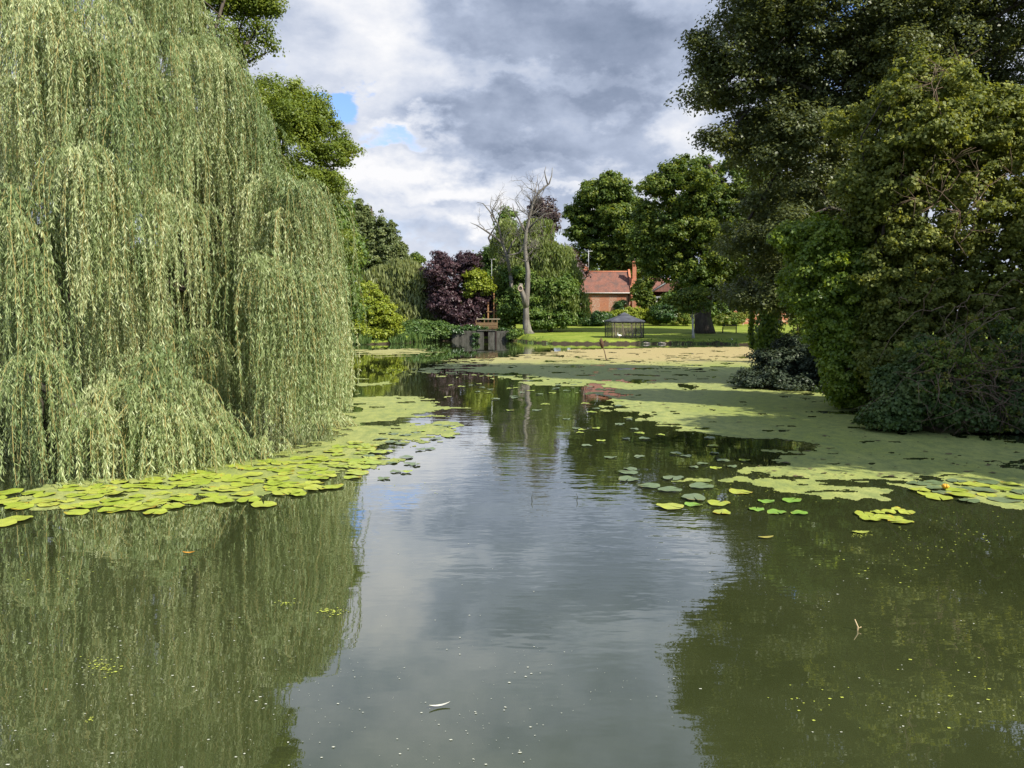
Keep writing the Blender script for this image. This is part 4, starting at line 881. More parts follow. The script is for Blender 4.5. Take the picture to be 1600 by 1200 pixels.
def bramble_twigs():
    g = np.random.default_rng(8); mb = MB()
    Y = 17.6; root = thing('twig_tangle', 'tangle of bare brown twigs arching over the water at far right', 'twigs', at(1540, 670, Y+0.8))
    for i in range(240):
        bx = 1440+180*g.random(); by = 560+110*g.random(); p = at(bx, by, Y+0.5*g.normal()*0.6)
        d = norm(np.array([g.normal()*0.7-0.1, g.normal()*0.35-0.1, g.normal()*0.6+0.1])); L = 0.6+1.3*g.random(); e = [p]
        for k in range(7): d = norm(d+g.normal(size=3)*0.36-np.array([0, 0, 0.08])); e.append(e[-1]+d*L/7)
        e = [q for q in e if q[2] > 0.02]
        if len(e) > 2: mb.tube(e, np.linspace(0.010, 0.003, len(e)), 4)
    for px, py, px2, py2 in ((1390, 590, 1560, 500), (1400, 520, 1500, 470), (1500, 600, 1590, 500), (1500, 470, 1430, 500), (1520, 480, 1600, 460)):
        a = at(px2, py2, Y+1); b = at(px, py, Y); [mb.tube(limb_path(a+g.normal(size=3)*.25, b+g.normal(size=3)*.35, g, 0.18+0.12*g.random(), 9), np.linspace(0.013, 0.004, 10), 5) for _ in range(2)]
    mb.build('stems', M['dry'], root)
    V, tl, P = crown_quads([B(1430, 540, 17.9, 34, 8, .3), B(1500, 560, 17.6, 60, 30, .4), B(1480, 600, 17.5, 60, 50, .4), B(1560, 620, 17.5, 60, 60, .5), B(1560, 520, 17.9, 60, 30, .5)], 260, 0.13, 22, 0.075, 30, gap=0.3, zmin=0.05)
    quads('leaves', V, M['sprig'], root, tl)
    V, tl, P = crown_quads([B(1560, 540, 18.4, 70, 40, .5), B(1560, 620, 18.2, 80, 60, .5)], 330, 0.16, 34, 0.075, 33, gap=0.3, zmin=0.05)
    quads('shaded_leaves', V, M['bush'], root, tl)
bramble_twigs()
def dead_twigs_upper():
    g = np.random.default_rng(18); Y = 20.2; root = thing('dead_branch', 'bare pale branch spraying out of the creeper thicket', 'branch', at(1500, 400, 21)); mb = MB()
    for pts in (((1510, 400), (1490, 370), (1500, 330), (1470, 300), (1440, 285), (1408, 272)), ((1500, 350), (1530, 310), (1545, 290), (1580, 270)), ((1490, 330), (1460, 320), (1430, 310)), ((1500, 380), (1520, 360), (1530, 300), (1530, 270)), ((1470, 180), (1455, 130), (1462, 100)), ((1470, 180), (1462, 140), (1475, 110), (1500, 95)), ((1480, 300), (1500, 270), (1490, 250))):
        mb.tube([at(x, y, Y+0.5*g.random()) for x, y in pts], np.linspace(0.014, 0.004, len(pts)), 5)
        for i in range(12):
            q = pts[g.integers(1, len(pts))]; p = at(q[0], q[1], Y+.2); d = norm(g.normal(size=3)*np.array([1, .4, .7])+np.array([0, 0, .3])); mb.tube([p, p+d*0.3, p+d*0.55+g.normal(size=3)*0.06], [0.008, 0.006, 0.003], 4)
    mb.build('stems', M['dry'], root)
dead_twigs_upper()
# trees on the right bank, just outside the picture: their shade falls on the right bank and the duckweed
for i, (x, y, h, r, zc, rz) in enumerate(((15.4, 11.3, 11, 3.8, 8.0, 3.3), (18.8, 14.6, 12, 2.6, 8.8, 2.0), (30, 79.5, 20, 5.2, 12.5, 7), (38, 84, 21, 6.0, 13, 7.5))):
    z = gz(x, y); lab = ['round bank tree just out of view at near right', 'smaller bank tree out of view behind the round one', 'dark tree at the far right end of the pond, hidden by the creepers', 'dark tree on the lawn behind the far right end of the pond'][i]
    root = thing('bank_tree', lab, 'tree', (x, y, z), None)
    bl = [(np.array([x, y, z+zc]), (r, r, rz)), (np.array([x-1, y+1.2, z+zc-rz*.4]), (r*0.8, r*0.8, rz*.6)), (np.array([x+1, y-1, z+zc-rz*.5]), (r*0.8, r*.8, rz*.5))]
    V, tl, P = crown_quads(lobes(bl, 60+i, 6), 1300, 0.7, 40, 0.30, 60+i, gap=0.30)
    quads('crown', V, M['maple'], root, tl); make_trunk(root, (x, y, z), (x, y, z+zc), 0.35, 0.15, [P[k] for k in range(10)], M['bark_dark'], 60+i)

# ---------------------------------------------------------------- far bank: garden
def shrub(name, label, blobs, m, n, cr, leaf, seed, px, Y, group=None, cat='shrub', **kw):
    return tree(name, label, px, Y, blobs, m, n, cr, 34, leaf, 0, cat=cat, seed=seed, group=group, gap=kw.pop('gap', 0.2), shell=0.75, zmin=kw.pop('zmin', 0.3), **kw)
shrub('laurel_bush', 'large round glossy laurel bush in front of the cottage wall', [B(932, 498, 118, 24, 13), B(925, 500, 118, 18, 11)], 'hedge_dark', 420, 0.45, 0.28, 41, 932, 118)
shrub('low_shrub', 'dark shrub between the parasol and the laurel bush', [B(902, 494, 119, 14, 14), B(897, 500, 119, 10, 9)], 'hedge', 220, 0.4, 0.28, 42, 900, 119)
shrub('garden_hedge', 'bright yellow green hedge behind the gazebo', [B(965, 493, 121, 24, 11), B(1000, 493, 121, 26, 13), B(1022, 496, 120, 16, 11), B(985, 490, 121, 24, 10)], 'yellowbush', 560, 0.45, 0.28, 43, 995, 121, cat='hedge')
shrub('dark_hedge', 'dark green bushes right of the yellow hedge', [B(1042, 490, 119, 22, 16), B(1062, 485, 121, 14, 16), B(1064, 470, 122, 10, 8)], 'hedge_dark', 460, 0.5, 0.30, 44, 1046, 119, cat='hedge')
shrub('flower_bed', 'pale yellow bushes beyond the young tree', [B(1070, 498, 118, 18, 9), B(1058, 502, 118, 14, 5)], 'sprig', 240, 0.35, 0.24, 45, 1070, 118, cat='shrub')
shrub('rose_bush', 'light green bushes right of the great lime trunk', [B(1130, 500, 118, 14, 10), B(1148, 498, 119, 12, 12), B(1160, 492, 120, 8, 14)], 'sprig', 300, 0.4, 0.24, 46, 1140, 118, cat='shrub')
shrub('topiary_bush', 'dark bush beside the cottage drainpipe', [B(968, 478, 130, 9, 10)], 'hedge_dark', 90, 0.4, 0.26, 47, 968, 130)
shrub('climbing_plant', 'green climber between the cottage and the porch', [B(1010, 470, 129.5, 12, 18, 0.8), B(1000, 455, 129.5, 14, 16, .8)], 'lime', 240, 0.5, 0.3, 48, 1010, 129.5, cat='climber')
shrub('bank_undergrowth', 'dark nettles and ferns on the left far bank below the small willow', [B(640, 522, 93.5, 24, 13, 1.4), B(672, 520, 94.8, 26, 14, 1.4), B(700, 516, 96.8, 20, 12, 1.2), B(655, 510, 97, 40, 12, 2)], 'reed', 800, 0.42, 0.30, 49, 660, 96, cat='undergrowth', zmin=0.06)
shrub('ivy_clump', 'ivy spilling over the sluice wall at its left end', [B(742, 527, 95.6, 6, 10, .5), B(735, 514, 96.6, 22, 6, .8), B(715, 519, 95.8, 14, 6, .5), B(785, 516, 96, 16, 4, .5)], 'hedge_dark', 150, 0.25, 0.2, 50, 740, 96.5, zmin=0.05, cat='ivy')
shrub('water_edge_shrub', 'small mixed shrub at the right end of the sluice wall', [B(800, 524, 95.3, 9, 8, .6), B(808, 519, 96.5, 8, 5, .6)], 'mid', 120, 0.25, 0.2, 51, 802, 95.8, zmin=0.05)
# reeds and rough grass along the far bank: uncountable
def build_grass():
    g = np.random.default_rng(12); pts = []
    seg = POND[12:26]
    P = []
    for i in range(len(seg)-1):
        a, b = seg[i], seg[i+1]; L = np.linalg.norm(b-a); n = int(L*130)
        t = g.random(n)[:, None]; P.append(a+(b-a)*t+g.normal(size=(n, 2))*0.35)
    P = np.concatenate(P); x, y = P[:, 0], P[:, 1]; k = ~((x > -7.6) & (x < 1.2) & (y > 94.5)); x, y = x[k], y[k]
    keep = fbm(np.stack([x*0.5, y*0.5, x*0], -1), 4, 3) > 0.5; x, y = x[keep], y[keep]; k2 = (x < -1) | (g.random(len(x)) < 0.22); x, y = x[k2], y[k2]
    z = np.maximum(hgt(x, y), 0); n = len(x); h = 0.25+0.35*g.random(n)*(0.5+fbm(np.stack([x*.3, y*.3, x*0], -1), 8, 2)); h = np.where(x < -8, h*1.8, h*0.45)
    ax = norm(np.stack([g.normal(size=n)*.25, g.normal(size=n)*.25, np.ones(n)], -1)); c = np.stack([x, y, z], -1)+ax*h[:, None]*0.45
    o = quads('bank_grass', leaf_quads(c, ax, g.normal(size=(n, 3)), h, np.full(n, 0.09)), M['reed'], None, g.random(n)); setp(o, 'rough grass and reeds fringing the far water edge', 'grass', kind='stuff')
build_grass()
# distant wood closing the view behind everything: one mass
def far_wood():
    g = np.random.default_rng(30); bl = []
    for i in range(62):
        px = -700+60*i+g.normal()*15; Y = 175+25*g.random(); top = 425+12*g.normal()
        if 560 < px < 800: top = max(top, 432)
        bl.append(B(px, top+45, Y, 45, 52))
    V, tl, P = crown_quads(bl, 6500, 2.0, 26, 1.1, 31, gap=0.2, shell=0.7)
    o = quads('far_wood', V, M['lime'], None, tl); setp(o, 'far green wood closing the view behind the garden', 'wood', kind='stuff')
    bl = [B(px, 478+4*g.normal(), 128+4*g.random(), 34, 26) for px in list(range(470, 830, 26))+list(range(1060, 1420, 26))]
    V, tl, P = crown_quads(bl, 4200, 0.9, 34, 0.45, 32, gap=0.2, shell=0.6, zmin=1.2)
    o = quads('back_hedgerow', V, M['mid'], None, tl); setp(o, 'tangled hedgerow behind the purple tree and the small willow', 'hedgerow', kind='stuff')
far_wood()

# ---------------------------------------------------------------- cottage
def brickmat(name, c1, c2, mortar, patch=False):
    def b(t):
        o = objc(t); sp = t.node('ShaderNodeSeparateXYZ'); t.link(o, sp.inputs[0])
        cb = t.node('ShaderNodeCombineXYZ'); t.link(t.math('ADD', sp.outputs[0], sp.outputs[1]), cb.inputs[0]); t.link(sp.outputs[2], cb.inputs[1])
        br = t.node('ShaderNodeTexBrick'); t.link(cb.outputs[0], br.inputs[0]); br.inputs['Color1'].default_value = (*c1, 1); br.inputs['Color2'].default_value = (*c2, 1); br.inputs['Mortar'].default_value = (*mortar, 1)
        br.inputs['Scale'].default_value = 1.0; br.inputs['Mortar Size'].default_value = 0.008; br.inputs['Brick Width'].default_value = 0.23; br.inputs['Row Height'].default_value = 0.075
        n = t.noise(o, 0.9, 6, 0.7); n2 = t.noise(o, 5, 5, 0.7)
        col = t.mix(t.mapr(n2, 0.4, 0.7, 0, 0.5), br.outputs[0], tuple(x*0.7 for x in c1))
        if patch:   # old flaking limewash low on the wall, in squared patches
            band = t.math('MULTIPLY', t.mapr(sp.outputs[2], 1.3, 1.45), t.mapr(sp.outputs[2], 4.45, 4.55, 1, 0))
            s = t.math('FRACT', t.math('MULTIPLY', sp.outputs[0], 0.36)); w = t.math('MULTIPLY', t.mapr(s, 0.0, 0.04), t.mapr(s, 0.46, 0.52, 1, 0))
            f = t.math('MULTIPLY', t.math('MULTIPLY', band, w), t.mapr(n2, 0.36, 0.58, 0.75, 0.05))
            col = t.mix(f, col, (0.44, 0.40, 0.33))
            col = t.mix(t.math('MULTIPLY', t.mapr(sp.outputs[2], 4.5, 4.7, 1, 0), t.mapr(n, 0.4, 0.6, 0.0, 0.22)), col, (0.30, 0.20, 0.155))
        return prin(t, col, 0.9, 0.2)
    return mat(name, b)
def tilemat(name):
    def b(t):
        o = objc(t); n = t.noise(o, 1.1, 6, 0.7); n2 = t.noise(o, 9, 3); w = t.node('ShaderNodeTexWave', bands_direction='Z'); t.link(o, w.inputs[0]); w.inputs['Scale'].default_value = 1.6
        w2 = t.node('ShaderNodeTexWave', bands_direction='X'); t.link(o, w2.inputs[0]); w2.inputs['Scale'].default_value = 1.4
        col = t.mix(t.mapr(n2, 0.3, 0.7), (0.19, 0.08, 0.055), (0.28, 0.135, 0.10))
        col = t.mix(t.mapr(n, 0.42, 0.62, 0, 0.85), col, (0.13, 0.085, 0.072))
        col = t.mix(t.mapr(w.outputs['Fac'], 0.0, 0.25, 0.35, 0), col, (0.10, 0.05, 0.04))
        return prin(t, col, 0.85, 0.2, bumpn(t, t.math('ADD', w.outputs['Fac'], w2.outputs['Fac']), 0.5, 0.03))
    return mat(name, b)
MBR = brickmat('brick_wall', (0.40, 0.135, 0.07), (0.50, 0.185, 0.09), (0.36, 0.27, 0.20), True)
MBC = brickmat('brick_chimney', (0.50, 0.15, 0.075), (0.56, 0.20, 0.10), (0.36, 0.27, 0.20)); MTI = tilemat('clay_tiles')
MGREY = flat('grey_painted_wood', (0.30, 0.31, 0.31), 0.6); MDARK = flat('dark_interior', (0.035, 0.018, 0.015), 0.9); MWHITE = flat('white_paint', (0.62, 0.60, 0.55), 0.5)
def build_cottage():
    Y = 132.0; k = Y/F; X = lambda px: (px-800)*k
    Zp = lambda py, y=Y: at(800, py, y)[2]
    x0, x1 = X(905), X(984); zg = gz(X(950), Y); ze = Zp(456); zr = Zp(424); dep = 6.5
    root = thing('brick_cottage', 'red brick cottage with a mottled tile roof and two chimneys beyond the lawn', 'house', (X(950), Y, zg))
    w = MB(); w.add([(x0, Y, zg-.3), (x1, Y, zg-.3), (x1, Y+dep, zg-.3), (x0, Y+dep, zg-.3), (x0, Y, ze), (x1, Y, ze), (x1, Y+dep, ze), (x0, Y+dep, ze), (x0, Y+dep/2, zr-.15), (x1, Y+dep/2, zr-.15)],
        [(0, 1, 5, 4), (1, 2, 6, 9, 5), (2, 3, 7, 6), (3, 0, 4, 8, 7)]); w.build('wall', MBR, root)
    r = MB(); ov = 0.3
    for s in (0, 1):
        ya = Y-ov if s == 0 else Y+dep+ov; zz = ze-ov*(zr-ze)/(dep/2); t_ = 0.14
        r.add([(x0-.1, ya, zz), (x1, ya, zz), (x1, Y+dep/2, zr), (x0-.1, Y+dep/2, zr), (x0-.1, ya, zz+t_), (x1, ya, zz+t_), (x1, Y+dep/2, zr+t_), (x0-.1, Y+dep/2, zr+t_)],
              [(0, 1, 5, 4), (4, 5, 6, 7), (0, 3, 2, 1), (1, 2, 6, 5), (0, 4, 7, 3)])
    ro = r.build('roof', MTI, root)
    rd = MB(); rd.tube([(x0-.1, Y+dep/2, zr+.16), (x1, Y+dep/2, zr+.16)], 0.12, 8); rd.build('ridge', MBC, ro)
    g = MB(); g.tube([(x0-.1, Y-ov-.08, ze-.2), (x1, Y-ov-.08, ze-.2)], 0.07, 8); g.build('gutter', MWHITE, root)
    dp = MB(); dp.tube([(x1-.3, Y-.14, ze-.3), (x1-.3, Y-.14, zg)], 0.06, 8); dp.build('drainpipe', MDARK, root)
    # gable parapet and tall chimney at the right end
    pz = MB(); t_ = 0.35
    pz.add([(x1, Y-.5, ze-1.1), (x1, Y-.5, ze-.1), (x1, Y+dep/2, zr+.55), (x1, Y+dep+.4, ze-.1), (x1, Y+dep+.4, ze-1.1), (x1+t_, Y-.5, ze-1.1), (x1+t_, Y-.5, ze-.1), (x1+t_, Y+dep/2, zr+.55), (x1+t_, Y+dep+.4, ze-.1), (x1+t_, Y+dep+.4, ze-1.1)],
           [(0, 4, 3, 2, 1), (5, 6, 7, 8, 9), (0, 1, 6, 5), (1, 2, 7, 6), (2, 3, 8, 7), (3, 4, 9, 8), (4, 0, 5, 9)]); pz.build('gable_parapet', MBC, root)
    def chimney(cx, cy, zb, zt, wd):
        c = MB(); c.box((cx, cy, (zb+zt)/2), (wd, wd*.85, zt-zb)); c.box((cx, cy, zt+.06), (wd+.14, wd*.85+.14, .12)); c.box((cx, cy, zt+.18), (wd+.04, wd*.85+.04, .12)); o = c.build('chimney', MBC, root)
        p = MB(); p.tube([(cx, cy, zt+.2), (cx, cy, zt+.65)], [0.15, 0.12], 10); p.build('chimney_pot', flat('chimney_pot_clay', (0.5, 0.42, 0.36)), o)
    chimney(X(917), Y+dep/2, zr-1.2, Zp(417), 0.75); chimney(X(991), Y+1.0, Zp(452), Zp(410), 0.62)
    cs = MB(); cs.box((X(990), Y+0.9, Zp(444)), (1.0, 0.9, 1.9), taper=0.7); cs.build('chimney_base', MBC, root)
    # lower wing at the right
    l = MB(); xa, xb = x1+t_+.003, X(1000); l.box(((xa+xb)/2, Y+2.2, (zg+Zp(470))/2), (xb-xa, 4.0, Zp(470)-zg)); l.build('side_wing', MBR, root)
    # far wing with its own roof, porch with grey fascia
    xw0, xw1 = X(1018), X(1105); zw = Zp(466); zt = Zp(432)
    l = MB(); l.box(((xw0+xw1)/2, Y+5, (zg+zw)/2), (xw1-xw0, 6, zw-zg)); l.build('rear_wing', MBR, root)
    l = MB(); l.add([(xw0-.2, Y+1.7, zw), (xw1+.2, Y+1.7, zw), (xw1+.2, Y+8.3, zw), (xw0-.2, Y+8.3, zw), (xw0-.2, Y+5, zt), (xw1+.2, Y+5, zt)], [(0, 1, 5, 4), (2, 3, 4, 5), (1, 2, 5), (3, 0, 4), (0, 3, 2, 1)]); l.build('rear_roof', MTI, root)
    po = MB(); xa, xb = X(1021), X(1058); zf = Zp(467)
    for px in (xa+.1, (xa+xb)/2, xb-.1): po.box((px, Y-1.6, (zg+zf)/2), (.22, .22, zf-zg))
    pf = po.build('porch_posts', MWHITE, root); pf.name = 'porch_post_frame'
    f = MB(); f.box(((xa+xb)/2, Y-.2, zf+.18), (xb-xa+.3, 3.4, .36)); f.build('porch_roof', MGREY, root)
    d = MB(); d.box(((xa+xb)/2, Y+1.9, (zg+zf)/2), (xb-xa, .15, zf-zg)); d.build('porch_back', flat('red_brown_boards', (0.11, 0.03, 0.025), .9), root)
    # barge board of the projecting gable
    gb = MB(); gx = X(1040); gb.tube([(gx-2.6, Y-1.2, Zp(456)), (gx+.9, Y-1.2, Zp(435)), (gx+4.4, Y-1.2, Zp(456))], .12, 6); gb.build('barge_board', MWHITE, root)
    bw = MB(); bw.add([(gx-2.6, Y-1.1, Zp(456)), (gx+4.4, Y-1.1, Zp(456)), (gx+.9, Y-1.1, Zp(435)), (gx-2.6, Y+3, Zp(456)), (gx+4.4, Y+3, Zp(456)), (gx+.9, Y+3, Zp(435))], [(0, 1, 2), (3, 5, 4), (0, 2, 5, 3), (1, 4, 5, 2), (0, 3, 4, 1)]); bw.build('porch_gable', MTI, root)
    # aerial on the left chimney
    a = MB(); ax = X(921); a.tube([(ax, Y+dep/2-.45, Zp(420)), (ax, Y+dep/2-.45, Zp(389))], .05, 6)
    zt = Zp(390.5); a.tube([(ax-.5, Y+dep/2-.45, zt), (ax+.65, Y+dep/2-.45, zt+.05)], .035, 5)
    for q in np.linspace(-.45, .6, 7): a.tube([(ax+q, Y+dep/2-.75, zt), (ax+q, Y+dep/2-.15, zt)], .02, 4)
    a.build('aerial', flat('aerial_metal', (0.6, 0.6, 0.6), .4), root)
build_cottage()
def aerial(px, top, bot, Y, lab):
    x = (px-800)/F*Y; m = MB(); zt = at(px, top, Y)[2]; zb = gz(x, Y)
    root = thing('television_aerial', lab, 'aerial', (x, Y, zb))
    m.tube([(x, Y, zb), (x, Y, zt)], .045, 6); m.build('mast', MGREY, root)
    m = MB(); m.tube([(x-.4, Y, zt-.1), (x+.5, Y, zt-.08)], .035, 5)
    for q in np.linspace(-.35, .45, 6): m.tube([(x+q, Y-.3, zt-.1), (x+q, Y+.3, zt-.1)], .02, 4)
    m.build('antenna', MWHITE, root)
aerial(748.5, 401, 412, 110.5, 'thin aerial mast showing over the left half of the golden tree')
aerial(768.5, 404, 425, 110.5, 'thin aerial mast showing at the right side of the golden tree')

# brick garden wall and pale rail fence at the back right
def back_wall():
    Y = 126.0; k = Y/F; X = lambda px: (px-800)*k; x0, x1 = X(1145), X(1330); zg = gz(40, Y)
    zt = at(800, 487, Y)[2]; m = MB(); m.box(((x0+x1)/2, Y, (zg+zt)/2), (x1-x0, .25, zt-zg+.3)); root = thing('garden_wall', 'red brick garden wall at the back of the lawn on the right', 'wall', ((x0+x1)/2, Y, zg)); m.build('brickwork', MBC, root)
    c = MB(); c.box(((x0+x1)/2, Y, zt+.2), (x1-x0+.1, .34, .1)); c.build('coping', flat('coping_stone', (0.34, 0.24, 0.2)), root)
    Y = 121.0; root = thing('rail_fence', 'pale timber rail fence with slim posts in front of the brick wall', 'fence', ((x0+x1)/2, Y, gz(40, Y))); z = gz(38, Y); zt = at(800, 492, Y)[2]
    tim = flat('pale_timber', (0.62, 0.44, 0.30))
    for px in range(1160, 1262, 12):
        p = MB(); x = (px-800)/F*Y; p.box((x, Y, (z+zt)/2), (.16, .14, zt-z)); p.build('post', tim, root)
    for zz in (zt, (z+zt)/2-.15): p = MB(); p.box(((1210-800)/F*Y, Y-.1, zz), (10.2, .06, .14)); p.build('rail', tim, root)
back_wall()

# ---------------------------------------------------------------- gazebo and its furniture
def build_gazebo():
    Y = 89.0; zc = at(975, 527, 87.4)[2]; cx = (977.5-800)/F*87.6; hw = 1.75; zg = gz(cx, Y)
    root = thing('gazebo', 'black metal gazebo with a dark grey peaked roof and net sides on the lawn', 'gazebo', (cx, Y, zg)); z0 = zg
    ca, sa = math.cos(0.10), math.sin(0.10)
    def q(x, y, z): return (cx+x*ca-y*sa, Y+x*sa+y*ca, z)
    mt = flat('black_metal', (0.025, 0.022, 0.02), .5); ze = z0+1.85; W = hw
    for sx in (-1, 1):
        for sy in (-1, 1):
            m = MB(); m.tube([q(sx*W, sy*W, z0-.02), q(sx*W, sy*W, ze)], .05, 6); m.tube([q(sx*(W-.3), sy*W, z0-.02), q(sx*(W-.3), sy*W, ze)], .02, 5); m.build('post', mt, root)
    def canvas(t):
        n = t.noise(objc(t), 1.4, 4)
        return prin(t, t.mix(t.mapr(n, .35, .65), (0.055, 0.058, 0.072), (0.085, 0.09, 0.105)), .7, .35)
    mc = mat('grey_canvas', canvas)
    m = MB(); e = W+.12; a = .42; z1 = ze+.72
    b = [(-e, -e), (e, -e), (e, e), (-e, e)]; tt = [(-a, -a), (a, -a), (a, a), (-a, a)]
    vs = [q(x, y, ze) for x, y in b]+[q((x+u)/2*1.0, (y+v)/2, ze+.30) for (x, y), (u, v) in zip(b, tt)]+[q(u, v, z1-.07) for u, v in tt]+[q(x, y, ze-.14) for x, y in b]
    fs = [(i, (i+1) % 4, 4+(i+1) % 4, 4+i) for i in range(4)]+[(4+i, 4+(i+1) % 4, 8+(i+1) % 4, 8+i) for i in range(4)]+[(12+i, 12+(i+1) % 4, (i+1) % 4, i) for i in range(4)]
    m.add(vs, fs); m.build('canopy', mc, root)
    m = MB(); a2 = a+.12; m.add([q(-a2, -a2, z1-.06), q(a2, -a2, z1-.06), q(a2, a2, z1-.06), q(-a2, a2, z1-.06), q(0, 0, z1+.24)], [(0, 1, 4), (1, 2, 4), (2, 3, 4), (3, 0, 4), (3, 2, 1, 0)]); m.build('vent_cap', mc, root)
    wp = MB(); wp.add([q(.22, -.95, ze+.385), q(.55, -.98, ze+.36), q(.5, -.78, ze+.46), q(.28, -.76, ze+.475)], [(0, 1, 2, 3)]); wp.build('white_patch', MWHITE, root)
    def net(t):
        p = prin(t, (0.20, 0.17, 0.12), .9, .1); tr = t.node('ShaderNodeBsdfTransparent'); ms = t.node('ShaderNodeMixShader'); ms.inputs[0].default_value = .38; t.link(tr.outputs[0], ms.inputs[1]); t.link(p, ms.inputs[2]); return ms.outputs[0]
    mn = mat('insect_net', net)
    for s in range(4):
        m = MB(); n = 26; vs = []
        for i in range(n+1):
            u = -W+2*W*i/n; o = W+.03*math.sin(i*1.9+s)
            xy = [(u, -o), (o, u), (-u, o), (-o, -u)][s]; vs += [q(*xy, z0+.02), q(*xy, ze-.05)]
        m.add(vs, [(2*i, 2*i+2, 2*i+3, 2*i+1) for i in range(n)]); m.build('net_panel', mn, root)
    cur = flat('gathered_net', (0.22, 0.19, 0.13), .9)
    for x, y in ((-W+.3, -W+.1), (-.55, -W+.12), (.45, -W+.12), (W-.3, -W+.1)):
        m = MB(); m.tube([q(x-.06, y, ze-.1), q(x, y, ze-.7), q(x+.04, y, z0+1.0), q(x+.12, y, z0+.4), q(x+.05, y, z0+.05)], [.05, .09, .06, .10, .15], 8); m.build('curtain', cur, root)
    # furniture inside: each stands on the lawn by itself
    tb = thing('garden_table', 'dark round metal table inside the gazebo', 'table', q(.35, 0, z0)); m = MB(); c = q(.35, 0, z0)
    m.tube([(c[0], c[1], z0+.70), (c[0], c[1], z0+.74)], .5, 16); m.build('table_top', mt, tb)
    for k in range(4):
        a = k*1.57+.5; l = MB(); l.tube([(c[0]+.38*math.cos(a), c[1]+.38*math.sin(a), z0), (c[0]+.2*math.cos(a), c[1]+.2*math.sin(a), z0+.7)], .025, 6); l.build('leg', mt, tb)
    for x, y, rz, lab in ((-.75, -.3, 1.57, 'dark garden chair at the left of the gazebo table'), (1.15, .1, -1.57, 'dark garden chair at the right of the gazebo table'), (.3, 1.0, 0, 'dark garden chair behind the gazebo table')):
        p = q(x, y, z0); ch = thing('garden_chair', lab, 'chair', p); cr, sr = math.cos(rz), math.sin(rz)
        w = lambda a, b, z: (p[0]+a*cr-b*sr, p[1]+a*sr+b*cr, z0+z)
        m = MB(); m.box(w(0, 0, .45), (.46, .46, .05), rz); m.build('seat', mt, ch)
        m = MB()
        for k in range(5): m.tube([w(-.2+.1*k, .22, .48), w(-.2+.1*k, .28, .92)], .018, 5)
        m.tube([w(-.23, .28, .93), w(.23, .28, .93)], .025, 6); m.build('backrest', mt, ch)
        for a, b in ((-.2, -.2), (.2, -.2), (.2, .2), (-.2, .2)): m = MB(); m.tube([w(a*1.1, b*1.1, 0), w(a, b, .43)], .02, 5); m.build('leg', mt, ch)
build_gazebo()

def build_bench():
    Y = 98.0; x = (1139-800)/F*Y; z = gz(x, Y); root = thing('garden_bench', 'dark wooden slatted bench on the lawn right of the great lime', 'bench', (x, Y, z)); wd = flat('dark_wood', (0.03, 0.025, 0.02), .7)
    rz = -0.35; c, s = math.cos(rz), math.sin(rz); q = lambda a, b, h: (x+a*c-b*s, Y+a*s+b*c, z+h)
    m = MB()
    for i in range(4): m.box(q(0, -.22+.14*i, .44), (1.7, .10, .035), rz)
    m.build('seat', wd, root); m = MB()
    for i in range(4): m.box(q(0, .3+.02*i, .56+.12*i), (1.7, .04, .075), rz)
    m.box(q(0, .40, .98), (1.75, .05, .09), rz); m.build('backrest', wd, root)
    for a in (-.8, .8):
        for b, h in ((-.24, .64), (.30, .98)): m = MB(); m.box(q(a, b, h/2), (.08, .08, h), rz); m.build('leg', wd, root)
        m = MB(); m.box(q(a, .03, .66), (.09, .62, .05), rz); m.build('armrest', wd, root)
build_bench()

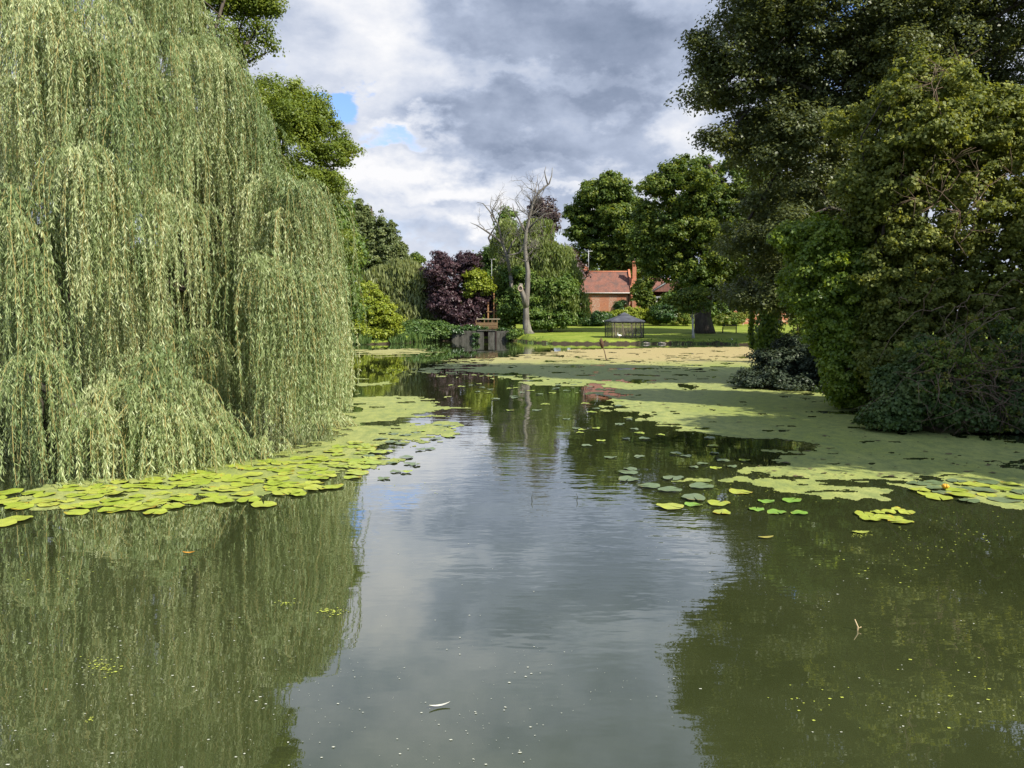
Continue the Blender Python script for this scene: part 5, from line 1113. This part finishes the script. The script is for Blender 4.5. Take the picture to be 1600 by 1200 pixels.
# ---------------------------------------------------------------- sluice, footbridge, posts
MCON = None
def build_sluice():
    def b(t):
        o = objc(t); n = t.noise(t.vmath('MULTIPLY', o, (1, 1, .3)), 2.5, 6, .7); sp = t.node('ShaderNodeSeparateXYZ'); t.link(o, sp.inputs[0])
        col = t.mix(t.mapr(n, .35, .65), (0.045, 0.044, 0.034), (0.12, 0.115, 0.095)); return prin(t, col, .9, .2, bumpn(t, n, .4, .03))
    mc = mat('stained_concrete', b); Y = 95.6; X = lambda px: (px-800)/F*Y; zt = at(800, 517, Y)[2]
    root = thing('sluice', 'low concrete sluice wall with a dark gated slot in the middle', 'sluice', (X(762), Y, 0))
    m = MB(); m.box(((X(706)+X(756))/2, Y+.5, zt/2-.5), (X(756)-X(706), 1.0, zt+1)); m.build('wall', mc, root)
    m = MB(); m.box(((X(763)+X(796))/2, Y+.5, zt/2-.5), (X(796)-X(763), 1.0, zt+1)); m.build('wall', mc, root)
    m = MB(); m.box((X(759.5), Y+.75, zt/2-.5), (X(763)-X(756), .1, zt+.9)); m.build('gate', MDARK, root)
    m = MB(); m.box((X(775), Y-.04, zt/2-.4), (.12, .08, zt+.9)); m.build('groove', MDARK, root)
    m = MB(); m.box((X(759.5), Y+.55, zt+.06), (2.2, 1.3, .12)); m.build('sill', mc, root)
    # timber footbridge behind with rails
    Yb = 97.5; Xb = lambda px: (px-800)/F*Yb; tim = flat('orange_timber', (0.20, 0.125, 0.06), .85); zd = at(800, 513, Yb)[2]; root = thing('footbridge', 'low timber footbridge with plank sides over the sluice', 'footbridge', (Xb(760), Yb, zd-.3))
    m = MB(); m.box((Xb(760), Yb+.6, zd), (Xb(781)-Xb(742), 1.3, .1)); m.build('deck', tim, root)
    for px in (744, 757, 769, 777): m = MB(); m.box((Xb(px), Yb, zd+.45), (.1, .1, 1.1)); m.build('post', tim, root)
    m = MB(); m.box((Xb(763), Yb-.08, at(800, 498.5, Yb)[2]), (Xb(781)-Xb(744), .05, .09)); m.build('handrail', flat('pale_rail', (0.42, 0.36, 0.24)), root)
    for zz in (.18, .42, .62): m = MB(); m.box((Xb(760), Yb-.08, zd+zz), (Xb(776)-Xb(743), .04, .17)); m.build('side_plank', tim, root)
    # tall orange post frame
    Yp = 99.5; Xp = lambda px: (px-800)/F*Yp; root = thing('timber_frame', 'tall orange timber uprights behind the footbridge', 'frame', (Xp(770), Yp, gz(Xp(770), Yp))); z = gz(Xp(770), Yp)
    for px, top in ((763, 472), (772, 458), (776, 466)): m = MB(); zt2 = at(800, top, Yp)[2]; m.box((Xp(px), Yp, (z+zt2)/2), (.17, .14, zt2-z)); m.build('upright', flat('orange_timber_post', (0.34, 0.17, 0.07), .8), root)
    m = MB(); m.box((Xp(769), Yp-.1, at(800, 487, Yp)[2]), (1.4, .05, .12)); m.build('crosspiece', tim, root)
build_sluice()
def lamp_and_parasol():
    Y = 118.5; x = (893-800)/F*Y; z = gz(x, Y); root = thing('garden_lantern', 'black garden lantern on a post behind the lawn', 'lamp', (x, Y, z)); mt = flat('lantern_black', (0.02, 0.02, 0.02), .5)
    zt = at(800, 478, Y)[2]; m = MB(); m.tube([(x, Y, z), (x, Y, z+.4), (x, Y, zt)], [.10, .06, .05], 8); m.build('post', mt, root)
    m = MB(); m.box((x, Y, zt+.28), (.36, .36, .5), taper=1.2); m.build('lantern', mt, root); m = MB(); m.box((x, Y, zt+.62), (.5, .5, .2), taper=.3); m.build('cap', mt, root)
    Y = 123; x = (898-800)/F*Y; z = gz(x, Y); root = thing('parasol', 'white garden parasol peeping out behind the lantern', 'parasol', (x, Y, z)); zt = at(800, 469, Y)[2]
    m = MB(); m.tube([(x, Y, z), (x, Y, zt)], .03, 6); m.build('pole', MWHITE, root)
    m = MB(); n = 8; vs = [(x, Y, zt+.12)]+[(x+1.35*math.cos(i*.785), Y+1.35*math.sin(i*.785), zt-.62) for i in range(n)]+[(x+1.35*math.cos(i*.785), Y+1.35*math.sin(i*.785), zt-.75) for i in range(n)]
    m.add(vs, [(0, 1+i, 1+(i+1) % n) for i in range(n)]+[(1+i, 9+i, 9+(i+1) % n, 1+(i+1) % n) for i in range(n)]); m.build('canopy', flat('white_canvas', (0.75, 0.74, 0.70), .8), root)
lamp_and_parasol()
def pond_post():
    p = on_z(948, 563); Y = p[1]; root = thing('bulrush', 'dry brown bulrush head leaning on a thin stalk out of the duckweed', 'reed', p)
    t = at(940, 536, Y); m = MB(); m.tube([p+[0, 0, -.1], (p+t)/2+[0.03, 0, 0], t], [.035, .03, .025], 6); m.build('stalk', M['dry'], root)
    m = MB(); b = MB(); m.tube([t+[.06, 0, -.32], t+[0.0, 0, .0], t+[-.03, 0, .30]], [.07, .15, .04], 7); m.tube([t+[.05, .05, 0], t+[.26, .05, .16], t+[.30, .05, .08]], [.05, .04, .02], 5); m.tube([t, t+[-.16, 0, .22]], [.05, .02], 5); m.build('seed_head', flat('brown_head', (0.10, 0.055, 0.03), .9), root)
pond_post()

# ---------------------------------------------------------------- birds
def bird_body(root, c, L, h, heading, neck, leg, m, beak):
    """one continuous skinned bird: tail, body, neck, head"""
    ch, sh = math.cos(heading), math.sin(heading); w = lambda a, z, s=0: (c[0]+a*ch-s*sh, c[1]+a*sh+s*ch, c[2]+z)
    pts = [w(-.62*L, h*.10), w(-.35*L, 0), w(0, -.02*L), w(.30*L, .04*L), w(.42*L, neck*.35), w(.38*L, neck*.75), w(.46*L, neck), w(.56*L, neck*.97)]
    rad = [.03*L, .17*L, .27*L, .19*L, .09*L, .07*L, .095*L, .05*L]
    mb = MB(); mb.tube(pts, rad, 10); mb.build('body', m, root)
    bk = MB(); bk.tube([w(.58*L, neck*.96), w(.80*L, neck*.90)], [.035*L, .008*L], 6); bk.build('beak', beak, root)
    if leg:
        for s in (-1, 1): l = MB(); l.tube([w(.0, -.2*L, s*.08*L), w(-.03, -leg*.5, s*.08*L), w(0, -leg, s*.08*L)], .012, 5); l.tube([w(0, -leg, s*.08*L), w(.12*L, -leg, s*.10*L)], .010, 4); l.build('leg', beak, root)
WB = flat('white_feathers', (0.78, 0.78, 0.76), .7); BK = flat('beak_orange', (0.5, 0.25, 0.05), .5)
def birds():
    Y = 85.2; x = (967.5-800)/F*Y; z = gz(x, Y); r = thing('egret', 'white long legged bird standing on the grass before the gazebo', 'bird', (x, Y, z)); bird_body(r, (x, Y, z+.40), .42, .08, math.pi*.98, .26, .40, WB, BK)
    Y = 83.0; x = (1147-800)/F*Y; r = thing('white_duck', 'upright white duck at the water edge below the bench', 'bird', (x, Y, 0)); bird_body(r, (x, Y, .14), .62, .1, math.pi*.8, .42, 0, WB, BK)
    Y = 82.6; x = (1155.5-800)/F*Y; r = thing('white_duck', 'smaller cream duck swimming just right of the upright white duck', 'bird', (x, Y, 0)); bird_body(r, (x, Y, .08), .42, .08, 0.3, .22, 0, flat('cream_feathers', (0.68, 0.62, 0.5), .7), BK)
birds()
# stones edging the bank by the ducks
def stones():
    g = np.random.default_rng(77)
    for i, px in enumerate((1128, 1164, 1174, 1010, 1034)):
        Y = 83.4; x = (px-800)/F*Y; w = .35+.25*g.random(); m = MB(); m.tube([(x-w, Y+.1, .06), (x-w*.7, Y, .08), (x-w*.2, Y+.05, .10), (x+w*.4, Y-.03, .08), (x+w*.8, Y+.05, .07), (x+w, Y+.1, .05)], [.02, .08, .13, .10, .08, .02], 9)
        o = m.build('edging_stone', flat('bank_stone', (0.33, 0.29, 0.23), .9)); setp(o, ['grey stone on the bank just left of the upright white duck', 'grey stone on the bank right of the cream duck', 'outermost stone on the bank, nearest the hanging vine', 'low stone on the bank below the right side of the gazebo', 'low stone on the bank between the gazebo and the pale young tree'][i], 'stone')
stones()
